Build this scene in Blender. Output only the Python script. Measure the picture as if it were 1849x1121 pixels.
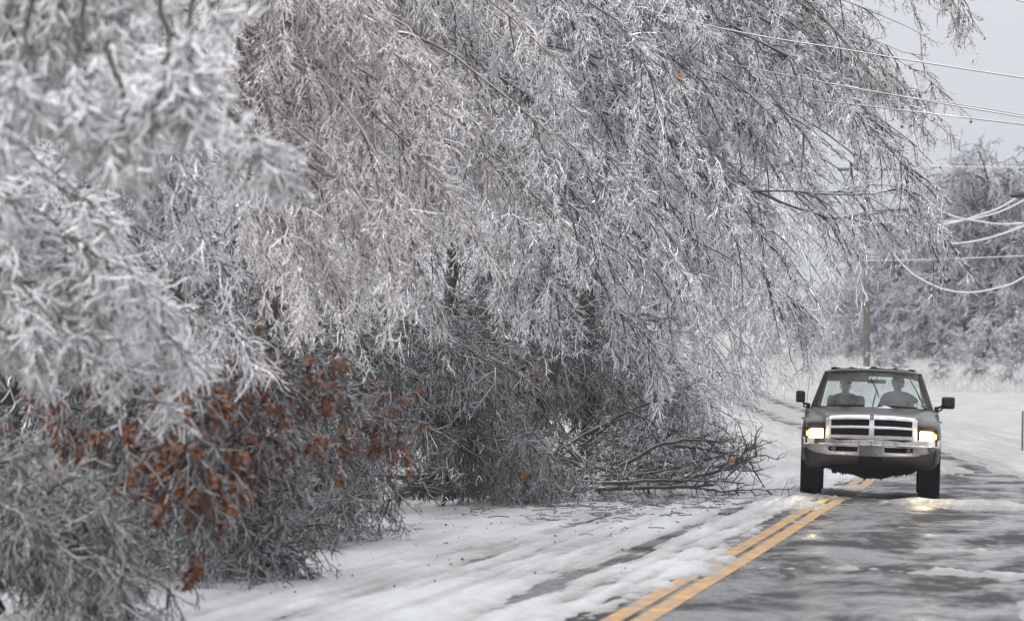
import bpy, bmesh, math, random
import numpy as np
from mathutils import Vector, Matrix

for o in list(bpy.data.objects): bpy.data.objects.remove(o)
S = bpy.context.scene
COL = S.collection
PI = math.pi
R = math.radians

# ------------------------------------------------------------------ camera
F = 10272.0                       # focal length in photo pixels (200 mm on 36 mm, 1849 px)
CZ, HY, CX = 1.64, 690.0, 924.5    # eye height, horizon row, centre column
cam = bpy.data.objects.new('camera', bpy.data.cameras.new('camera'))
COL.objects.link(cam); S.camera = cam
cam.location = (0, 0, CZ); cam.rotation_euler = (R(90), 0, 0)
cam.data.sensor_width = 36; cam.data.lens = 200
cam.data.shift_y = (HY - 560.5) / 1849
cam.data.clip_start = 1; cam.data.clip_end = 6000
cam.data.dof.use_dof = True
cam.data.dof.focus_distance = 81.5
cam.data.dof.aperture_fstop = 5.0
cam.data.dof.aperture_blades = 0

# ------------------------------------------------------------------ overcast sky
W = bpy.data.worlds.new('World'); S.world = W; W.use_nodes = True
wn, wl = W.node_tree.nodes, W.node_tree.links
wn.clear()
wo = wn.new('ShaderNodeOutputWorld'); bg = wn.new('ShaderNodeBackground')
sky = wn.new('ShaderNodeTexSky'); sky.sky_type = 'NISHITA'; sky.sun_disc = False
sky.sun_elevation = R(38); sky.sun_rotation = R(200); sky.dust_density = 6; sky.air_density = 1.5
hs = wn.new('ShaderNodeHueSaturation'); hs.inputs['Saturation'].default_value = 0.12
wl.new(sky.outputs[0], hs.inputs['Color'])
tc = wn.new('ShaderNodeTexCoord'); sp = wn.new('ShaderNodeSeparateXYZ')
wl.new(tc.outputs['Generated'], sp.inputs[0])
cr = wn.new('ShaderNodeValToRGB')
cr.color_ramp.elements[0].position = 0.0; cr.color_ramp.elements[0].color = (5.7, 5.95, 6.4, 1)
cr.color_ramp.elements[1].position = 0.55; cr.color_ramp.elements[1].color = (15.5, 15.7, 16.3, 1)
wl.new(sp.outputs['Z'], cr.inputs['Fac'])
mx = wn.new('ShaderNodeMixRGB'); mx.inputs['Fac'].default_value = 0.9
wl.new(hs.outputs[0], mx.inputs['Color1']); wl.new(cr.outputs[0], mx.inputs['Color2'])
bg.inputs['Strength'].default_value = 0.112
wl.new(mx.outputs[0], bg.inputs['Color']); wl.new(bg.outputs[0], wo.inputs['Surface'])
sun = bpy.data.objects.new('sun', bpy.data.lights.new('sun', 'SUN')); COL.objects.link(sun)
sun.data.energy = 1.5; sun.data.angle = R(15); sun.data.color = (1, 0.98, 0.95)
sun.rotation_euler = (R(50), 0, R(-35))
S.view_settings.view_transform = 'Standard'; S.view_settings.look = 'None'
S.view_settings.exposure = 0.0; S.view_settings.gamma = 1
try:
    S.cycles.max_bounces = 6; S.cycles.diffuse_bounces = 2; S.cycles.glossy_bounces = 3
    S.cycles.transparent_max_bounces = 8; S.cycles.volume_bounces = 0
    S.cycles.transmission_bounces = 3
    S.cycles.sample_clamp_indirect = 4
except Exception: pass

# ------------------------------------------------------------------ helpers
def at(px, py, d):
    """photo pixel + distance -> world point"""
    return np.array([(px - CX) * d / F, d, CZ + (HY - py) * d / F])

def tag(o, label=None, cat=None, group=None, kind=None):
    if label: o['label'] = label
    if cat: o['category'] = cat
    if group: o['group'] = group
    if kind: o['kind'] = kind
    return o
def thing(name, label, cat, loc=(0, 0, 0), rz=0, group=None):
    o = bpy.data.objects.new(name, None); COL.objects.link(o)
    o.location = loc; o.rotation_euler = (0, 0, rz); o.empty_display_size = 0.3
    return tag(o, label, cat, group)

def link_mesh(name, me, mat, parent=None, world=False):
    o = bpy.data.objects.new(name, me); COL.objects.link(o)
    if mat: me.materials.append(mat)
    if parent is not None:
        o.parent = parent
        if world:
            m = Matrix.Translation(parent.location) @ parent.rotation_euler.to_matrix().to_4x4()
            p = parent.parent
            while p is not None:
                m = (Matrix.Translation(p.location) @ p.rotation_euler.to_matrix().to_4x4()) @ m
                p = p.parent
            o.matrix_parent_inverse = m.inverted()
    return o

def np_mesh(name, V, Fa, smooth=True):
    """V (n,3), Fa (m,k) equal-size faces"""
    me = bpy.data.meshes.new(name)
    V = np.ascontiguousarray(V, dtype=np.float32); Fa = np.ascontiguousarray(Fa, dtype=np.int32)
    m, k = Fa.shape
    me.vertices.add(len(V)); me.vertices.foreach_set('co', V.ravel())
    me.loops.add(m * k); me.loops.foreach_set('vertex_index', Fa.ravel())
    me.polygons.add(m); me.polygons.foreach_set('loop_start', np.arange(0, m * k, k, dtype=np.int32))
    me.polygons.foreach_set('loop_total', np.full(m, k, dtype=np.int32))
    me.polygons.foreach_set('use_smooth', np.full(m, smooth, dtype=bool))
    me.update(calc_edges=True)
    return me

def norm(a): return a / np.maximum(np.linalg.norm(a, axis=-1, keepdims=True), 1e-9)

def tubes(P, Rd, s=3, seed=0):
    """P (N,K,3) paths, Rd (N,K) radii -> verts, quads"""
    rng = np.random.default_rng(seed)
    N, K, _ = P.shape
    T = np.empty_like(P); T[:, 1:-1] = P[:, 2:] - P[:, :-2]; T[:, 0] = P[:, 1] - P[:, 0]; T[:, -1] = P[:, -1] - P[:, -2]
    T = norm(T)
    ref = norm(np.cross(T[:, 0], norm(rng.normal(size=(N, 3)))))
    U = norm(ref[:, None, :] - T * np.sum(ref[:, None, :] * T, axis=-1, keepdims=True))
    Vv = np.cross(T, U)
    ang = np.arange(s) * 2 * PI / s
    ca, sa = np.cos(ang), np.sin(ang)
    V = P[:, :, None, :] + Rd[:, :, None, None] * (U[:, :, None, :] * ca[None, None, :, None] + Vv[:, :, None, :] * sa[None, None, :, None])
    base = (np.arange(N) * K * s)[:, None, None]
    k = np.arange(K - 1)[None, :, None]; j = np.arange(s)[None, None, :]; j2 = (j + 1) % s
    a = base + k * s + j; b = base + k * s + j2; c = base + (k + 1) * s + j2; d = base + (k + 1) * s + j
    Q = np.stack([a, b, c, d], axis=-1).reshape(-1, 4)
    return V.reshape(-1, 3), Q

class Bag:
    def __init__(s): s.V = []; s.Q = []; s.n = 0
    def add(s, V, Q):
        s.V.append(V); s.Q.append(Q + s.n); s.n += len(V); return s
    def mesh(s, name, smooth=True): return np_mesh(name, np.concatenate(s.V), np.concatenate(s.Q), smooth)

def noise2(x, y, scale, seed=0, octaves=4, gain=0.5):
    """value noise in about 0..1, numpy"""
    out = 0; amp = 1; tot = 0
    x = np.asarray(x, float) / scale; y = np.asarray(y, float) / scale
    for o in range(octaves):
        xi = np.floor(x).astype(np.int64); yi = np.floor(y).astype(np.int64)
        fx = x - xi; fy = y - yi; fx = fx * fx * (3 - 2 * fx); fy = fy * fy * (3 - 2 * fy)
        def h(a, b):
            n = (a * 374761393 + b * 668265263 + (seed + o * 17) * 144665) & 0x7fffffff
            n = ((n ^ (n >> 13)) * 1274126177) & 0x7fffffff
            return ((n ^ (n >> 16)) & 0xffff) / 65535.0
        v = (h(xi, yi) * (1 - fx) + h(xi + 1, yi) * fx) * (1 - fy) + (h(xi, yi + 1) * (1 - fx) + h(xi + 1, yi + 1) * fx) * fy
        out = out + v * amp; tot += amp; amp *= gain; x = x * 2.03 + 11; y = y * 2.03 + 5
    return out / tot

def sstep(a, b, x):
    t = np.clip((x - a) / (b - a), 0, 1); return t * t * (3 - 2 * t)

# ------------------------------------------------------------------ materials
def newmat(name):
    m = bpy.data.materials.new(name); m.use_nodes = True
    nt = m.node_tree; b = nt.nodes['Principled BSDF']; return m, nt, b
def pbr(name, col, rough=0.5, metal=0.0, coat=0.0, var=0.0, vscale=8.0, bump=0.0, bscale=60, spec=None, col2=None, emis=None, es=0):
    m, nt, b = newmat(name)
    b.inputs['Base Color'].default_value = (*col, 1); b.inputs['Roughness'].default_value = rough
    b.inputs['Metallic'].default_value = metal; b.inputs['Coat Weight'].default_value = coat
    b.inputs['Coat Roughness'].default_value = 0.12
    if spec is not None: b.inputs['Specular IOR Level'].default_value = spec
    t = nt.nodes.new('ShaderNodeTexCoord')
    if var > 0:
        n = nt.nodes.new('ShaderNodeTexNoise'); n.inputs['Scale'].default_value = vscale; n.inputs['Detail'].default_value = 6
        n.inputs['Roughness'].default_value = 0.65
        nt.links.new(t.outputs['Object'], n.inputs['Vector'])
        r = nt.nodes.new('ShaderNodeValToRGB'); r.color_ramp.elements[0].position = 0.35; r.color_ramp.elements[1].position = 0.68
        c2 = col2 if col2 else tuple(min(1, c * (1 - var)) for c in col)
        r.color_ramp.elements[0].color = (*c2, 1); r.color_ramp.elements[1].color = (*col, 1)
        nt.links.new(n.outputs['Fac'], r.inputs['Fac']); nt.links.new(r.outputs['Color'], b.inputs['Base Color'])
    if bump > 0:
        n = nt.nodes.new('ShaderNodeTexNoise'); n.inputs['Scale'].default_value = bscale; n.inputs['Detail'].default_value = 4
        nt.links.new(t.outputs['Object'], n.inputs['Vector'])
        bp = nt.nodes.new('ShaderNodeBump'); bp.inputs['Strength'].default_value = bump; bp.inputs['Distance'].default_value = 0.02
        nt.links.new(n.outputs['Fac'], bp.inputs['Height']); nt.links.new(bp.outputs[0], b.inputs['Normal'])
    if emis: b.inputs['Emission Color'].default_value = (*emis, 1); b.inputs['Emission Strength'].default_value = es
    return m

def icy(name, ice=(0.72, 0.73, 0.76), bark=(0.06, 0.05, 0.045), cover=0.5, gloss=0.16, warm=None, warmf=0.0, soft=0.22, rnd=1.6, metal=.45):
    """twig glazed with ice: ice lies on the upper side, bark shows below; every twig a little different"""
    m, nt, b = newmat(name); L = nt.links
    g = nt.nodes.new('ShaderNodeNewGeometry')
    s = nt.nodes.new('ShaderNodeSeparateXYZ'); L.new(g.outputs['Normal'], s.inputs[0])
    rm = nt.nodes.new('ShaderNodeMath'); rm.operation = 'MULTIPLY_ADD'
    L.new(g.outputs['Random Per Island'], rm.inputs[0]); rm.inputs[1].default_value = rnd; rm.inputs[2].default_value = cover * 2 - 1.25
    ad = nt.nodes.new('ShaderNodeMath'); ad.operation = 'ADD'; L.new(s.outputs['Z'], ad.inputs[0]); L.new(rm.outputs[0], ad.inputs[1])
    mr = nt.nodes.new('ShaderNodeMapRange'); mr.inputs['From Min'].default_value = -soft; mr.inputs['From Max'].default_value = soft
    L.new(ad.outputs[0], mr.inputs['Value'])
    # bark colour with warm twigs
    bc = nt.nodes.new('ShaderNodeMixRGB'); bc.inputs['Color1'].default_value = (*bark, 1)
    w = warm if warm else (0.16, 0.08, 0.045)
    bc.inputs['Color2'].default_value = (*w, 1)
    fr = nt.nodes.new('ShaderNodeMath'); fr.operation = 'MULTIPLY'; fr.inputs[1].default_value = 7.31; L.new(g.outputs['Random Per Island'], fr.inputs[0])
    f2 = nt.nodes.new('ShaderNodeMath'); f2.operation = 'FRACT'; L.new(fr.outputs[0], f2.inputs[0])
    f3 = nt.nodes.new('ShaderNodeMath'); f3.operation = 'LESS_THAN'; f3.inputs[1].default_value = warmf; L.new(f2.outputs[0], f3.inputs[0])
    L.new(f3.outputs[0], bc.inputs['Fac'])
    # slight tint variation in ice
    ic = nt.nodes.new('ShaderNodeMixRGB'); ic.inputs['Color1'].default_value = (*ice, 1)
    ic.inputs['Color2'].default_value = (ice[0] * 0.62, ice[1] * 0.60, ice[2] * 0.60, 1); L.new(f2.outputs[0], ic.inputs['Fac'])
    mxr = nt.nodes.new('ShaderNodeMixRGB'); L.new(mr.outputs[0], mxr.inputs['Fac'])
    L.new(bc.outputs[0], mxr.inputs['Color1']); L.new(ic.outputs[0], mxr.inputs['Color2'])
    L.new(mxr.outputs[0], b.inputs['Base Color'])
    mm = nt.nodes.new('ShaderNodeMath'); mm.operation = 'MULTIPLY'; mm.inputs[1].default_value = metal; L.new(mr.outputs[0], mm.inputs[0]); L.new(mm.outputs[0], b.inputs['Metallic'])
    b.inputs['Roughness'].default_value = gloss; b.inputs['Specular IOR Level'].default_value = 0.7
    return m

# ------------------------------------------------------------------ terrain functions
_ry = np.array([-40, 0, 20, 40, 60, 73, 81, 89, 105, 130, 170, 200, 240, 300, 500.])
_rx = np.array([-6.5, -2.8, -1.0, .87, 2.72, 3.85, 4.62, 5.4, 6.7, 7.0, 6.7, 6.1, 4.0, -2, -30.])
_py = np.array([-40, 90, 105, 130, 170, 200, 240, 300, 600, 3000.])
_pz = np.array([0, 0, .03, .25, .81, 1.42, 2.62, 4.3, 7.0, 10.])
def smooth_interp(y, xs, ys, w=7.0):
    y = np.asarray(y, float); out = 0
    for o in (-w, -w / 2, 0, w / 2, w): out = out + np.interp(y + o, xs, ys)
    return out / 5
def xc(y): return smooth_interp(y, _ry, _rx)
def zp(y): return smooth_interp(y, _py, _pz)
def road_z(x, y):
    u = x - xc(y); return zp(y) - np.where(u > 0, 0.03 * u, -0.012 * u) + 0.0
def ground_z(x, y):
    x = np.asarray(x, float); y = np.asarray(y, float)
    u = x - xc(y)
    z = zp(y) - np.where(u > 0, 0.03 * np.minimum(u, 5.2), 0.012 * np.minimum(-u, 4.0)) - 0.07
    out = np.maximum(np.abs(u) - 5.2, 0)
    far = sstep(0, 60, out)
    z = z + (noise2(x, y, 9, 3, 3) - 0.5) * 0.35 * sstep(0, 5, out)
    z = z + np.where(u < 0, 0.03 * np.minimum(out, 30), -0.012 * np.minimum(out, 25))
    return z

def slabgrid(xs, ys, zf):
    X, Y = np.meshgrid(xs, ys); Z = zf(X, Y)
    V = np.stack([X, Y, Z], -1).reshape(-1, 3); nx, ny = len(xs), len(ys)
    i = np.arange(nx - 1)[None, :] + (np.arange(ny - 1) * nx)[:, None]
    Q = np.stack([i, i + 1, i + 1 + nx, i + nx], -1).reshape(-1, 4)
    return V, Q

# ground: one sheet to the horizon
xs = np.concatenate([np.linspace(-2500, -60, 14), np.linspace(-58, -14, 23), np.linspace(-13, 24, 112), np.linspace(26, 70, 23), np.linspace(80, 2500, 14)])
ys = np.concatenate([np.linspace(-300, 20, 12), np.linspace(24, 320, 420), np.linspace(340, 4000, 24)])
V, Q = slabgrid(xs, ys, ground_z)
m, nt, b = newmat('snowy_ground'); L = nt.links
g = nt.nodes.new('ShaderNodeNewGeometry')
mp = nt.nodes.new('ShaderNodeMapping'); mp.inputs['Scale'].default_value = (1, 0.35, 1); L.new(g.outputs['Position'], mp.inputs[0])
n1 = nt.nodes.new('ShaderNodeTexNoise'); n1.inputs['Scale'].default_value = 0.9; n1.inputs['Detail'].default_value = 8; n1.inputs['Roughness'].default_value = 0.7
L.new(mp.outputs[0], n1.inputs['Vector'])
r1 = nt.nodes.new('ShaderNodeValToRGB'); e = r1.color_ramp.elements
e[0].position = 0.36; e[0].color = (0.30, 0.285, 0.265, 1); e[1].position = 0.66; e[1].color = (0.40, 0.395, 0.39, 1)
L.new(n1.outputs['Fac'], r1.inputs[0]); L.new(r1.outputs[0], b.inputs['Base Color'])
b.inputs['Roughness'].default_value = 0.6
n2 = nt.nodes.new('ShaderNodeTexNoise'); n2.inputs['Scale'].default_value = 14; n2.inputs['Detail'].default_value = 6; L.new(g.outputs['Position'], n2.inputs['Vector'])
bp = nt.nodes.new('ShaderNodeBump'); bp.inputs['Distance'].default_value = 0.06; bp.inputs['Strength'].default_value = 0.8
L.new(n2.outputs['Fac'], bp.inputs['Height']); L.new(bp.outputs[0], b.inputs['Normal'])
M_ground = m
tag(link_mesh('ground', np_mesh('ground', V, Q), M_ground), kind='structure')

# road strip in road coordinates
def strip(us, vs, zoff):
    U, Vv = np.meshgrid(us, vs); X = xc(Vv) + U; Z = road_z(X, Vv) + zoff(U, Vv)
    V = np.stack([X, Vv, Z], -1).reshape(-1, 3); nx, ny = len(us), len(vs)
    i = np.arange(nx - 1)[None, :] + (np.arange(ny - 1) * nx)[:, None]
    Q = np.stack([i, i + 1, i + 1 + nx, i + nx], -1).reshape(-1, 4)
    return V, Q, U.ravel(), Vv.ravel()
def add_uv(me, U, Vv):
    uv = me.uv_layers.new(name='road'); li = np.empty(len(me.loops), dtype=np.int32); me.loops.foreach_get('vertex_index', li)
    d = np.stack([U[li], Vv[li]], -1).astype(np.float32); uv.data.foreach_set('uv', d.ravel())

m, nt, b = newmat('wet_asphalt'); L = nt.links
uvn = nt.nodes.new('ShaderNodeUVMap'); uvn.uv_map = 'road'
mpw = nt.nodes.new('ShaderNodeMapping'); mpw.inputs['Scale'].default_value = (1.0, 0.22, 1); L.new(uvn.outputs[0], mpw.inputs[0])
nw = nt.nodes.new('ShaderNodeTexNoise'); nw.inputs['Scale'].default_value = 0.95; nw.inputs['Detail'].default_value = 10; nw.inputs['Roughness'].default_value = 0.72
nw.inputs['Distortion'].default_value = 0.4
L.new(mpw.outputs[0], nw.inputs['Vector'])
rw = nt.nodes.new('ShaderNodeValToRGB'); e = rw.color_ramp.elements
e[0].position = 0.42; e[0].color = (0.6, 0.6, 0.6, 1); e[1].position = 0.62; e[1].color = (0.22, 0.22, 0.22, 1)
L.new(nw.outputs['Fac'], rw.inputs[0]); L.new(rw.outputs[0], b.inputs['Roughness'])
# thin ice film is greyer than bare tar
rc = nt.nodes.new('ShaderNodeValToRGB'); e = rc.color_ramp.elements
e[0].position = 0.42; e[0].color = (0.035, 0.035, 0.036, 1); e[1].position = 0.60; e[1].color = (0.115, 0.115, 0.122, 1)
L.new(nw.outputs['Fac'], rc.inputs[0])
ng = nt.nodes.new('ShaderNodeTexNoise'); ng.inputs['Scale'].default_value = 9; ng.inputs['Detail'].default_value = 8; ng.inputs['Roughness'].default_value = 0.75
L.new(uvn.outputs[0], ng.inputs['Vector'])
rg = nt.nodes.new('ShaderNodeValToRGB'); e = rg.color_ramp.elements
e[0].position = 0.35; e[0].color = (0.55, 0.55, 0.55, 1); e[1].position = 0.7; e[1].color = (1.35, 1.33, 1.3, 1)
L.new(ng.outputs['Fac'], rg.inputs[0])
mu = nt.nodes.new('ShaderNodeMixRGB'); mu.blend_type = 'MULTIPLY'; mu.inputs['Fac'].default_value = 1
L.new(rc.outputs[0], mu.inputs['Color1']); L.new(rg.outputs[0], mu.inputs['Color2']); L.new(mu.outputs[0], b.inputs['Base Color'])
bpn = nt.nodes.new('ShaderNodeBump'); bpn.inputs['Distance'].default_value = 0.01; bpn.inputs['Strength'].default_value = 0.35
L.new(ng.outputs['Fac'], bpn.inputs['Height']); L.new(bpn.outputs[0], b.inputs['Normal'])
rs = nt.nodes.new('ShaderNodeMapRange'); rs.inputs['From Min'].default_value = .44; rs.inputs['From Max'].default_value = .57; rs.inputs['To Min'].default_value = .04; rs.inputs['To Max'].default_value = .38
L.new(nw.outputs['Fac'], rs.inputs['Value']); L.new(rs.outputs[0], b.inputs['Specular IOR Level'])
M_road = m
V, Q, U, Vv = strip(np.linspace(-3.9, 5.0, 44), np.linspace(-30, 290, 500), lambda u, v: 0.0 * u)
me = np_mesh('road', V, Q); add_uv(me, U, Vv)
tag(link_mesh('road', me, M_road), kind='structure')

# markings
def paint(name, col, worn):
    m, nt, b = newmat(name); L = nt.links
    g = nt.nodes.new('ShaderNodeNewGeometry')
    mp = nt.nodes.new('ShaderNodeMapping'); mp.inputs['Scale'].default_value = (1, 0.3, 1); L.new(g.outputs['Position'], mp.inputs[0])
    n = nt.nodes.new('ShaderNodeTexNoise'); n.inputs['Scale'].default_value = 5; n.inputs['Detail'].default_value = 9; n.inputs['Roughness'].default_value = 0.75
    L.new(mp.outputs[0], n.inputs[0])
    r = nt.nodes.new('ShaderNodeValToRGB'); e = r.color_ramp.elements
    e[0].position = 0.44; e[0].color = (*worn, 1); e[1].position = 0.60; e[1].color = (*col, 1)
    L.new(n.outputs['Fac'], r.inputs[0]); L.new(r.outputs[0], b.inputs['Base Color']); b.inputs['Roughness'].default_value = 0.5; b.inputs['Specular IOR Level'].default_value = .3
    return m
M_yel = paint('yellow_paint', (0.55, 0.25, 0.015), (0.22, 0.165, 0.11))
M_wht = paint('white_paint', (0.40, 0.40, 0.39), (0.20, 0.20, 0.20))
for nm, u0, u1, mt in (('yellow_centre_line', -0.185, -0.03, M_yel), ('yellow_centre_line', 0.03, 0.185, M_yel)):
    V, Q, U, Vv = strip(np.linspace(u0, u1, 4), np.linspace(-30, 290 if u0 < 1 else 47, 500), lambda u, v: 0.005 + 0 * u)
    tag(link_mesh(nm, np_mesh(nm, V, Q), mt), kind='structure')

# snow and slush lying on the road: a height field that dips under the asphalt where the road is bare
def snow_t(u, v):
    n_big = noise2(u, v * 0.22, 0.9, 5, 4)
    n_med = noise2(u, v * 0.4, 0.35, 9, 4)
    n_fin = noise2(u, v, 0.09, 21, 3)
    lane = sstep(0.25, -0.75, u)                         # left lane is covered
    t = -0.05 + 0.082 * lane
    for uc, w, dp in ((-1.15, 0.17, .042), (-2.5, 0.2, .022), (-0.72, 0.07, .022), (-1.8, 0.09, .015), (-.42, .06, .02), (-2.15, .06, .014)):      # wheel ruts
        wob = (noise2(v, v * 0 + uc, 9, 31, 2) - 0.5) * 0.35
        t = t - dp * np.exp(-((u - uc - wob) / w) ** 2) * (0.5 + noise2(v, 0 * v, 5, 4, 2))
    st1 = noise2(u * 1.0, v * .035, .16, 111, 4, .6); st2 = noise2(u, v * .02, .05, 131, 3, .6)
    grit = noise2(u, v, .06, 151, 2)
    t = t + (n_big - 0.5) * 0.052 + (n_med - 0.5) * 0.022 + (n_fin - 0.5) * 0.014 + (grit - .5) * .014 + (st1 - .5) * .060 + (st2 - .5) * .024
    n_cl = noise2(u, v * .35, .3, 91, 5, .65); t = t + .13 * np.exp(-((u + .05) / .42) ** 2) * (n_cl - .455)
    # slush ridges across the right lane
    for uc, vc, su, sv, h in ((2.3, 50.5, 1.1, 1.1, .075), (3.6, 51, .6, 1.8, .08), (0.9, 50.9, .5, .8, .035), (2.1, 57.5, .9, 1.0, .07), (2.2, 78.5, 1.3, 3.0, .105), (1.3, 79.5, .5, 1.5, .07), (-.2, 84, 1.0, 5, .05),
                              (0.1, 60.5, .35, 3.5, .035), (3.0, 62, .5, 5, .04), (-.3, 76.5, .9, 1.5, .055), (-.25, 50, .5, 3, .04), (1.2, 66, .5, .8, .05), (2.2, 69.5, .7, .9, .045)):
        wv = (noise2(u, v * 0, .35, 61, 3) - .5) * 2.2
        t = t + h * np.exp(-((u - uc) / su) ** 2 - ((v - vc + wv) / sv) ** 2) * (.45 + 1.1 * n_med)
    far = sstep(92, 108, v) * (1 - 0.75 * np.exp(-((np.abs(u - 1.4) - 0.75) / 0.22) ** 2))
    t = t + 0.07 * far
    eu = 1.45 * sstep(100, 86, v)
    t = t + 0.09 * sstep(2.7, 3.4, u - eu) + .05 * np.exp(-((u - 2.75) / .12) ** 2) * sstep(49, 44, v) + 0.03 * sstep(-3.0, -3.8, u)
    return t
us = np.concatenate([np.linspace(-7, -3.6, 50), np.arange(-3.57, 4.9, 0.028), np.linspace(4.92, 7, 30)])
vs = np.concatenate([np.arange(36, 92, 0.11), np.linspace(92, 285, 500)])
def snow_z(u, v):
    t = snow_t(u, v)
    edge = sstep(4.6, 7.0, -u) + sstep(5.4, 7.0, u)
    return np.clip(t, -0.03, 0.07) * (1 - edge) - 0.11 * edge 
V, Q, U, Vv = strip(us, vs, snow_z)
me = np_mesh('snow_on_road', V, Q); add_uv(me, U, Vv)
tt = snow_t(U, Vv)
dirt = np.clip(1.15 - tt / 0.035, 0, 1) * 0.60 + 0.45 * sstep(-0.6, 0.6, U) * sstep(3.0, 2.5, U) * sstep(110, 90, Vv) + 0.75 * (noise2(U * 1.6, Vv * .05, 0.22, 77, 5, .65) - .3) + .55 * sstep(95, 115, Vv) + .8 * np.exp(-((U + 4.25) / .35) ** 2) * noise2(U, Vv * .5, .3, 88, 3)
at_ = me.attributes.new('dirt', 'FLOAT', 'POINT'); at_.data.foreach_set('value', np.clip(dirt, 0, 1).astype(np.float32))
m, nt, b = newmat('slushy_snow'); L = nt.links
an = nt.nodes.new('ShaderNodeAttribute'); an.attribute_name = 'dirt'
g = nt.nodes.new('ShaderNodeNewGeometry')
n1 = nt.nodes.new('ShaderNodeTexNoise'); n1.inputs['Scale'].default_value = 6; n1.inputs['Detail'].default_value = 9; n1.inputs['Roughness'].default_value = 0.72
mps = nt.nodes.new('ShaderNodeMapping'); mps.inputs['Scale'].default_value = (1, 0.4, 1); L.new(g.outputs['Position'], mps.inputs[0]); L.new(mps.outputs[0], n1.inputs[0])
ma = nt.nodes.new('ShaderNodeMath'); ma.operation = 'MULTIPLY_ADD'; ma.inputs[1].default_value = 1.3; ma.inputs[2].default_value = -0.65; L.new(n1.outputs['Fac'], ma.inputs[0])
mb = nt.nodes.new('ShaderNodeMath'); mb.operation = 'ADD'; mb.use_clamp = True; L.new(an.outputs['Fac'], mb.inputs[0]); L.new(ma.outputs[0], mb.inputs[1])
rc = nt.nodes.new('ShaderNodeValToRGB'); e = rc.color_ramp.elements
e[0].position = 0.0; e[0].color = (0.47, 0.48, 0.50, 1); e[1].position = 0.9; e[1].color = (0.20, 0.19, 0.175, 1)
x = rc.color_ramp.elements.new(0.5); x.color = (0.35, 0.35, 0.35, 1)
L.new(mb.outputs[0], rc.inputs[0]); L.new(rc.outputs[0], b.inputs['Base Color'])
b.inputs['Roughness'].default_value = 0.42
nb = nt.nodes.new('ShaderNodeTexNoise'); nb.inputs['Scale'].default_value = 30; nb.inputs['Detail'].default_value = 5; L.new(g.outputs['Position'], nb.inputs[0])
bp = nt.nodes.new('ShaderNodeBump'); bp.inputs['Distance'].default_value = 0.03; bp.inputs['Strength'].default_value = 0.6
L.new(nb.outputs['Fac'], bp.inputs['Height']); L.new(bp.outputs[0], b.inputs['Normal'])
M_slush = m
tag(link_mesh('snow_on_road', me, M_slush), kind='structure')

def surf_z(x, y):
    """what lies on top at this point"""
    u = x - float(xc(y))
    if -7 < u < 7 and 36 < y < 280:
        sz = float(road_z(x, y)) + float(snow_z(np.array(u), np.array(float(y))))
        z = max(sz, float(ground_z(x, y)))
        if -3.9 < u < 5: z = max(z, float(road_z(x, y)))
        return z
    return float(ground_z(x, y))

# ------------------------------------------------------------------ branching
DOWN = np.array([0, 0, -1.0])
def grow(P0, D0, Ln, K, rng, wob=0.12, droop=0.05):
    N = len(P0); P = np.empty((N, K + 1, 3)); P[:, 0] = P0; D = norm(D0)
    st = (Ln / K)[:, None]
    dr = np.broadcast_to(np.asarray(droop, float).reshape(-1, 1), (N, 1))
    for k in range(K):
        D = norm(D + rng.normal(size=(N, 3)) * wob + dr * DOWN)
        P[:, k + 1] = P[:, k] + D * st
    return P
def spawn(P, n, t0, t1, rng, fwd=0.6, side=1.0, down=0.1, up=0.0):
    """n children per path between t0 and t1: positions and directions"""
    N, K, _ = P.shape
    t = (t0 + (t1 - t0) * rng.random((N, n))) * (K - 1) * 0.999
    i = np.floor(t).astype(int); f = (t - i)[..., None]
    r = np.arange(N)[:, None]
    A = P[r, i]; B = P[r, i + 1]; T = norm(B - A)
    rnd = norm(np.cross(T, rng.normal(size=(N, n, 3))))
    D = norm(T * fwd * (0.6 + 0.8 * rng.random((N, n, 1))) + rnd * side + DOWN * (down - up))
    return (A + (B - A) * f).reshape(-1, 3), D.reshape(-1, 3), (t / (K - 1)).reshape(-1)

def inpoly(poly, n, rng):
    poly = np.array(poly, float); lo, hi = poly.min(0), poly.max(0); out = []
    while len(out) < n:
        p = lo + (hi - lo) * rng.random(2); c = False; j = len(poly) - 1
        for i in range(len(poly)):
            if (poly[i, 1] > p[1]) != (poly[j, 1] > p[1]) and p[0] < (poly[j, 0] - poly[i, 0]) * (p[1] - poly[i, 1]) / (poly[j, 1] - poly[i, 1]) + poly[i, 0]: c = not c
            j = i
        if c: out.append(p)
    return np.array(out)

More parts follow.
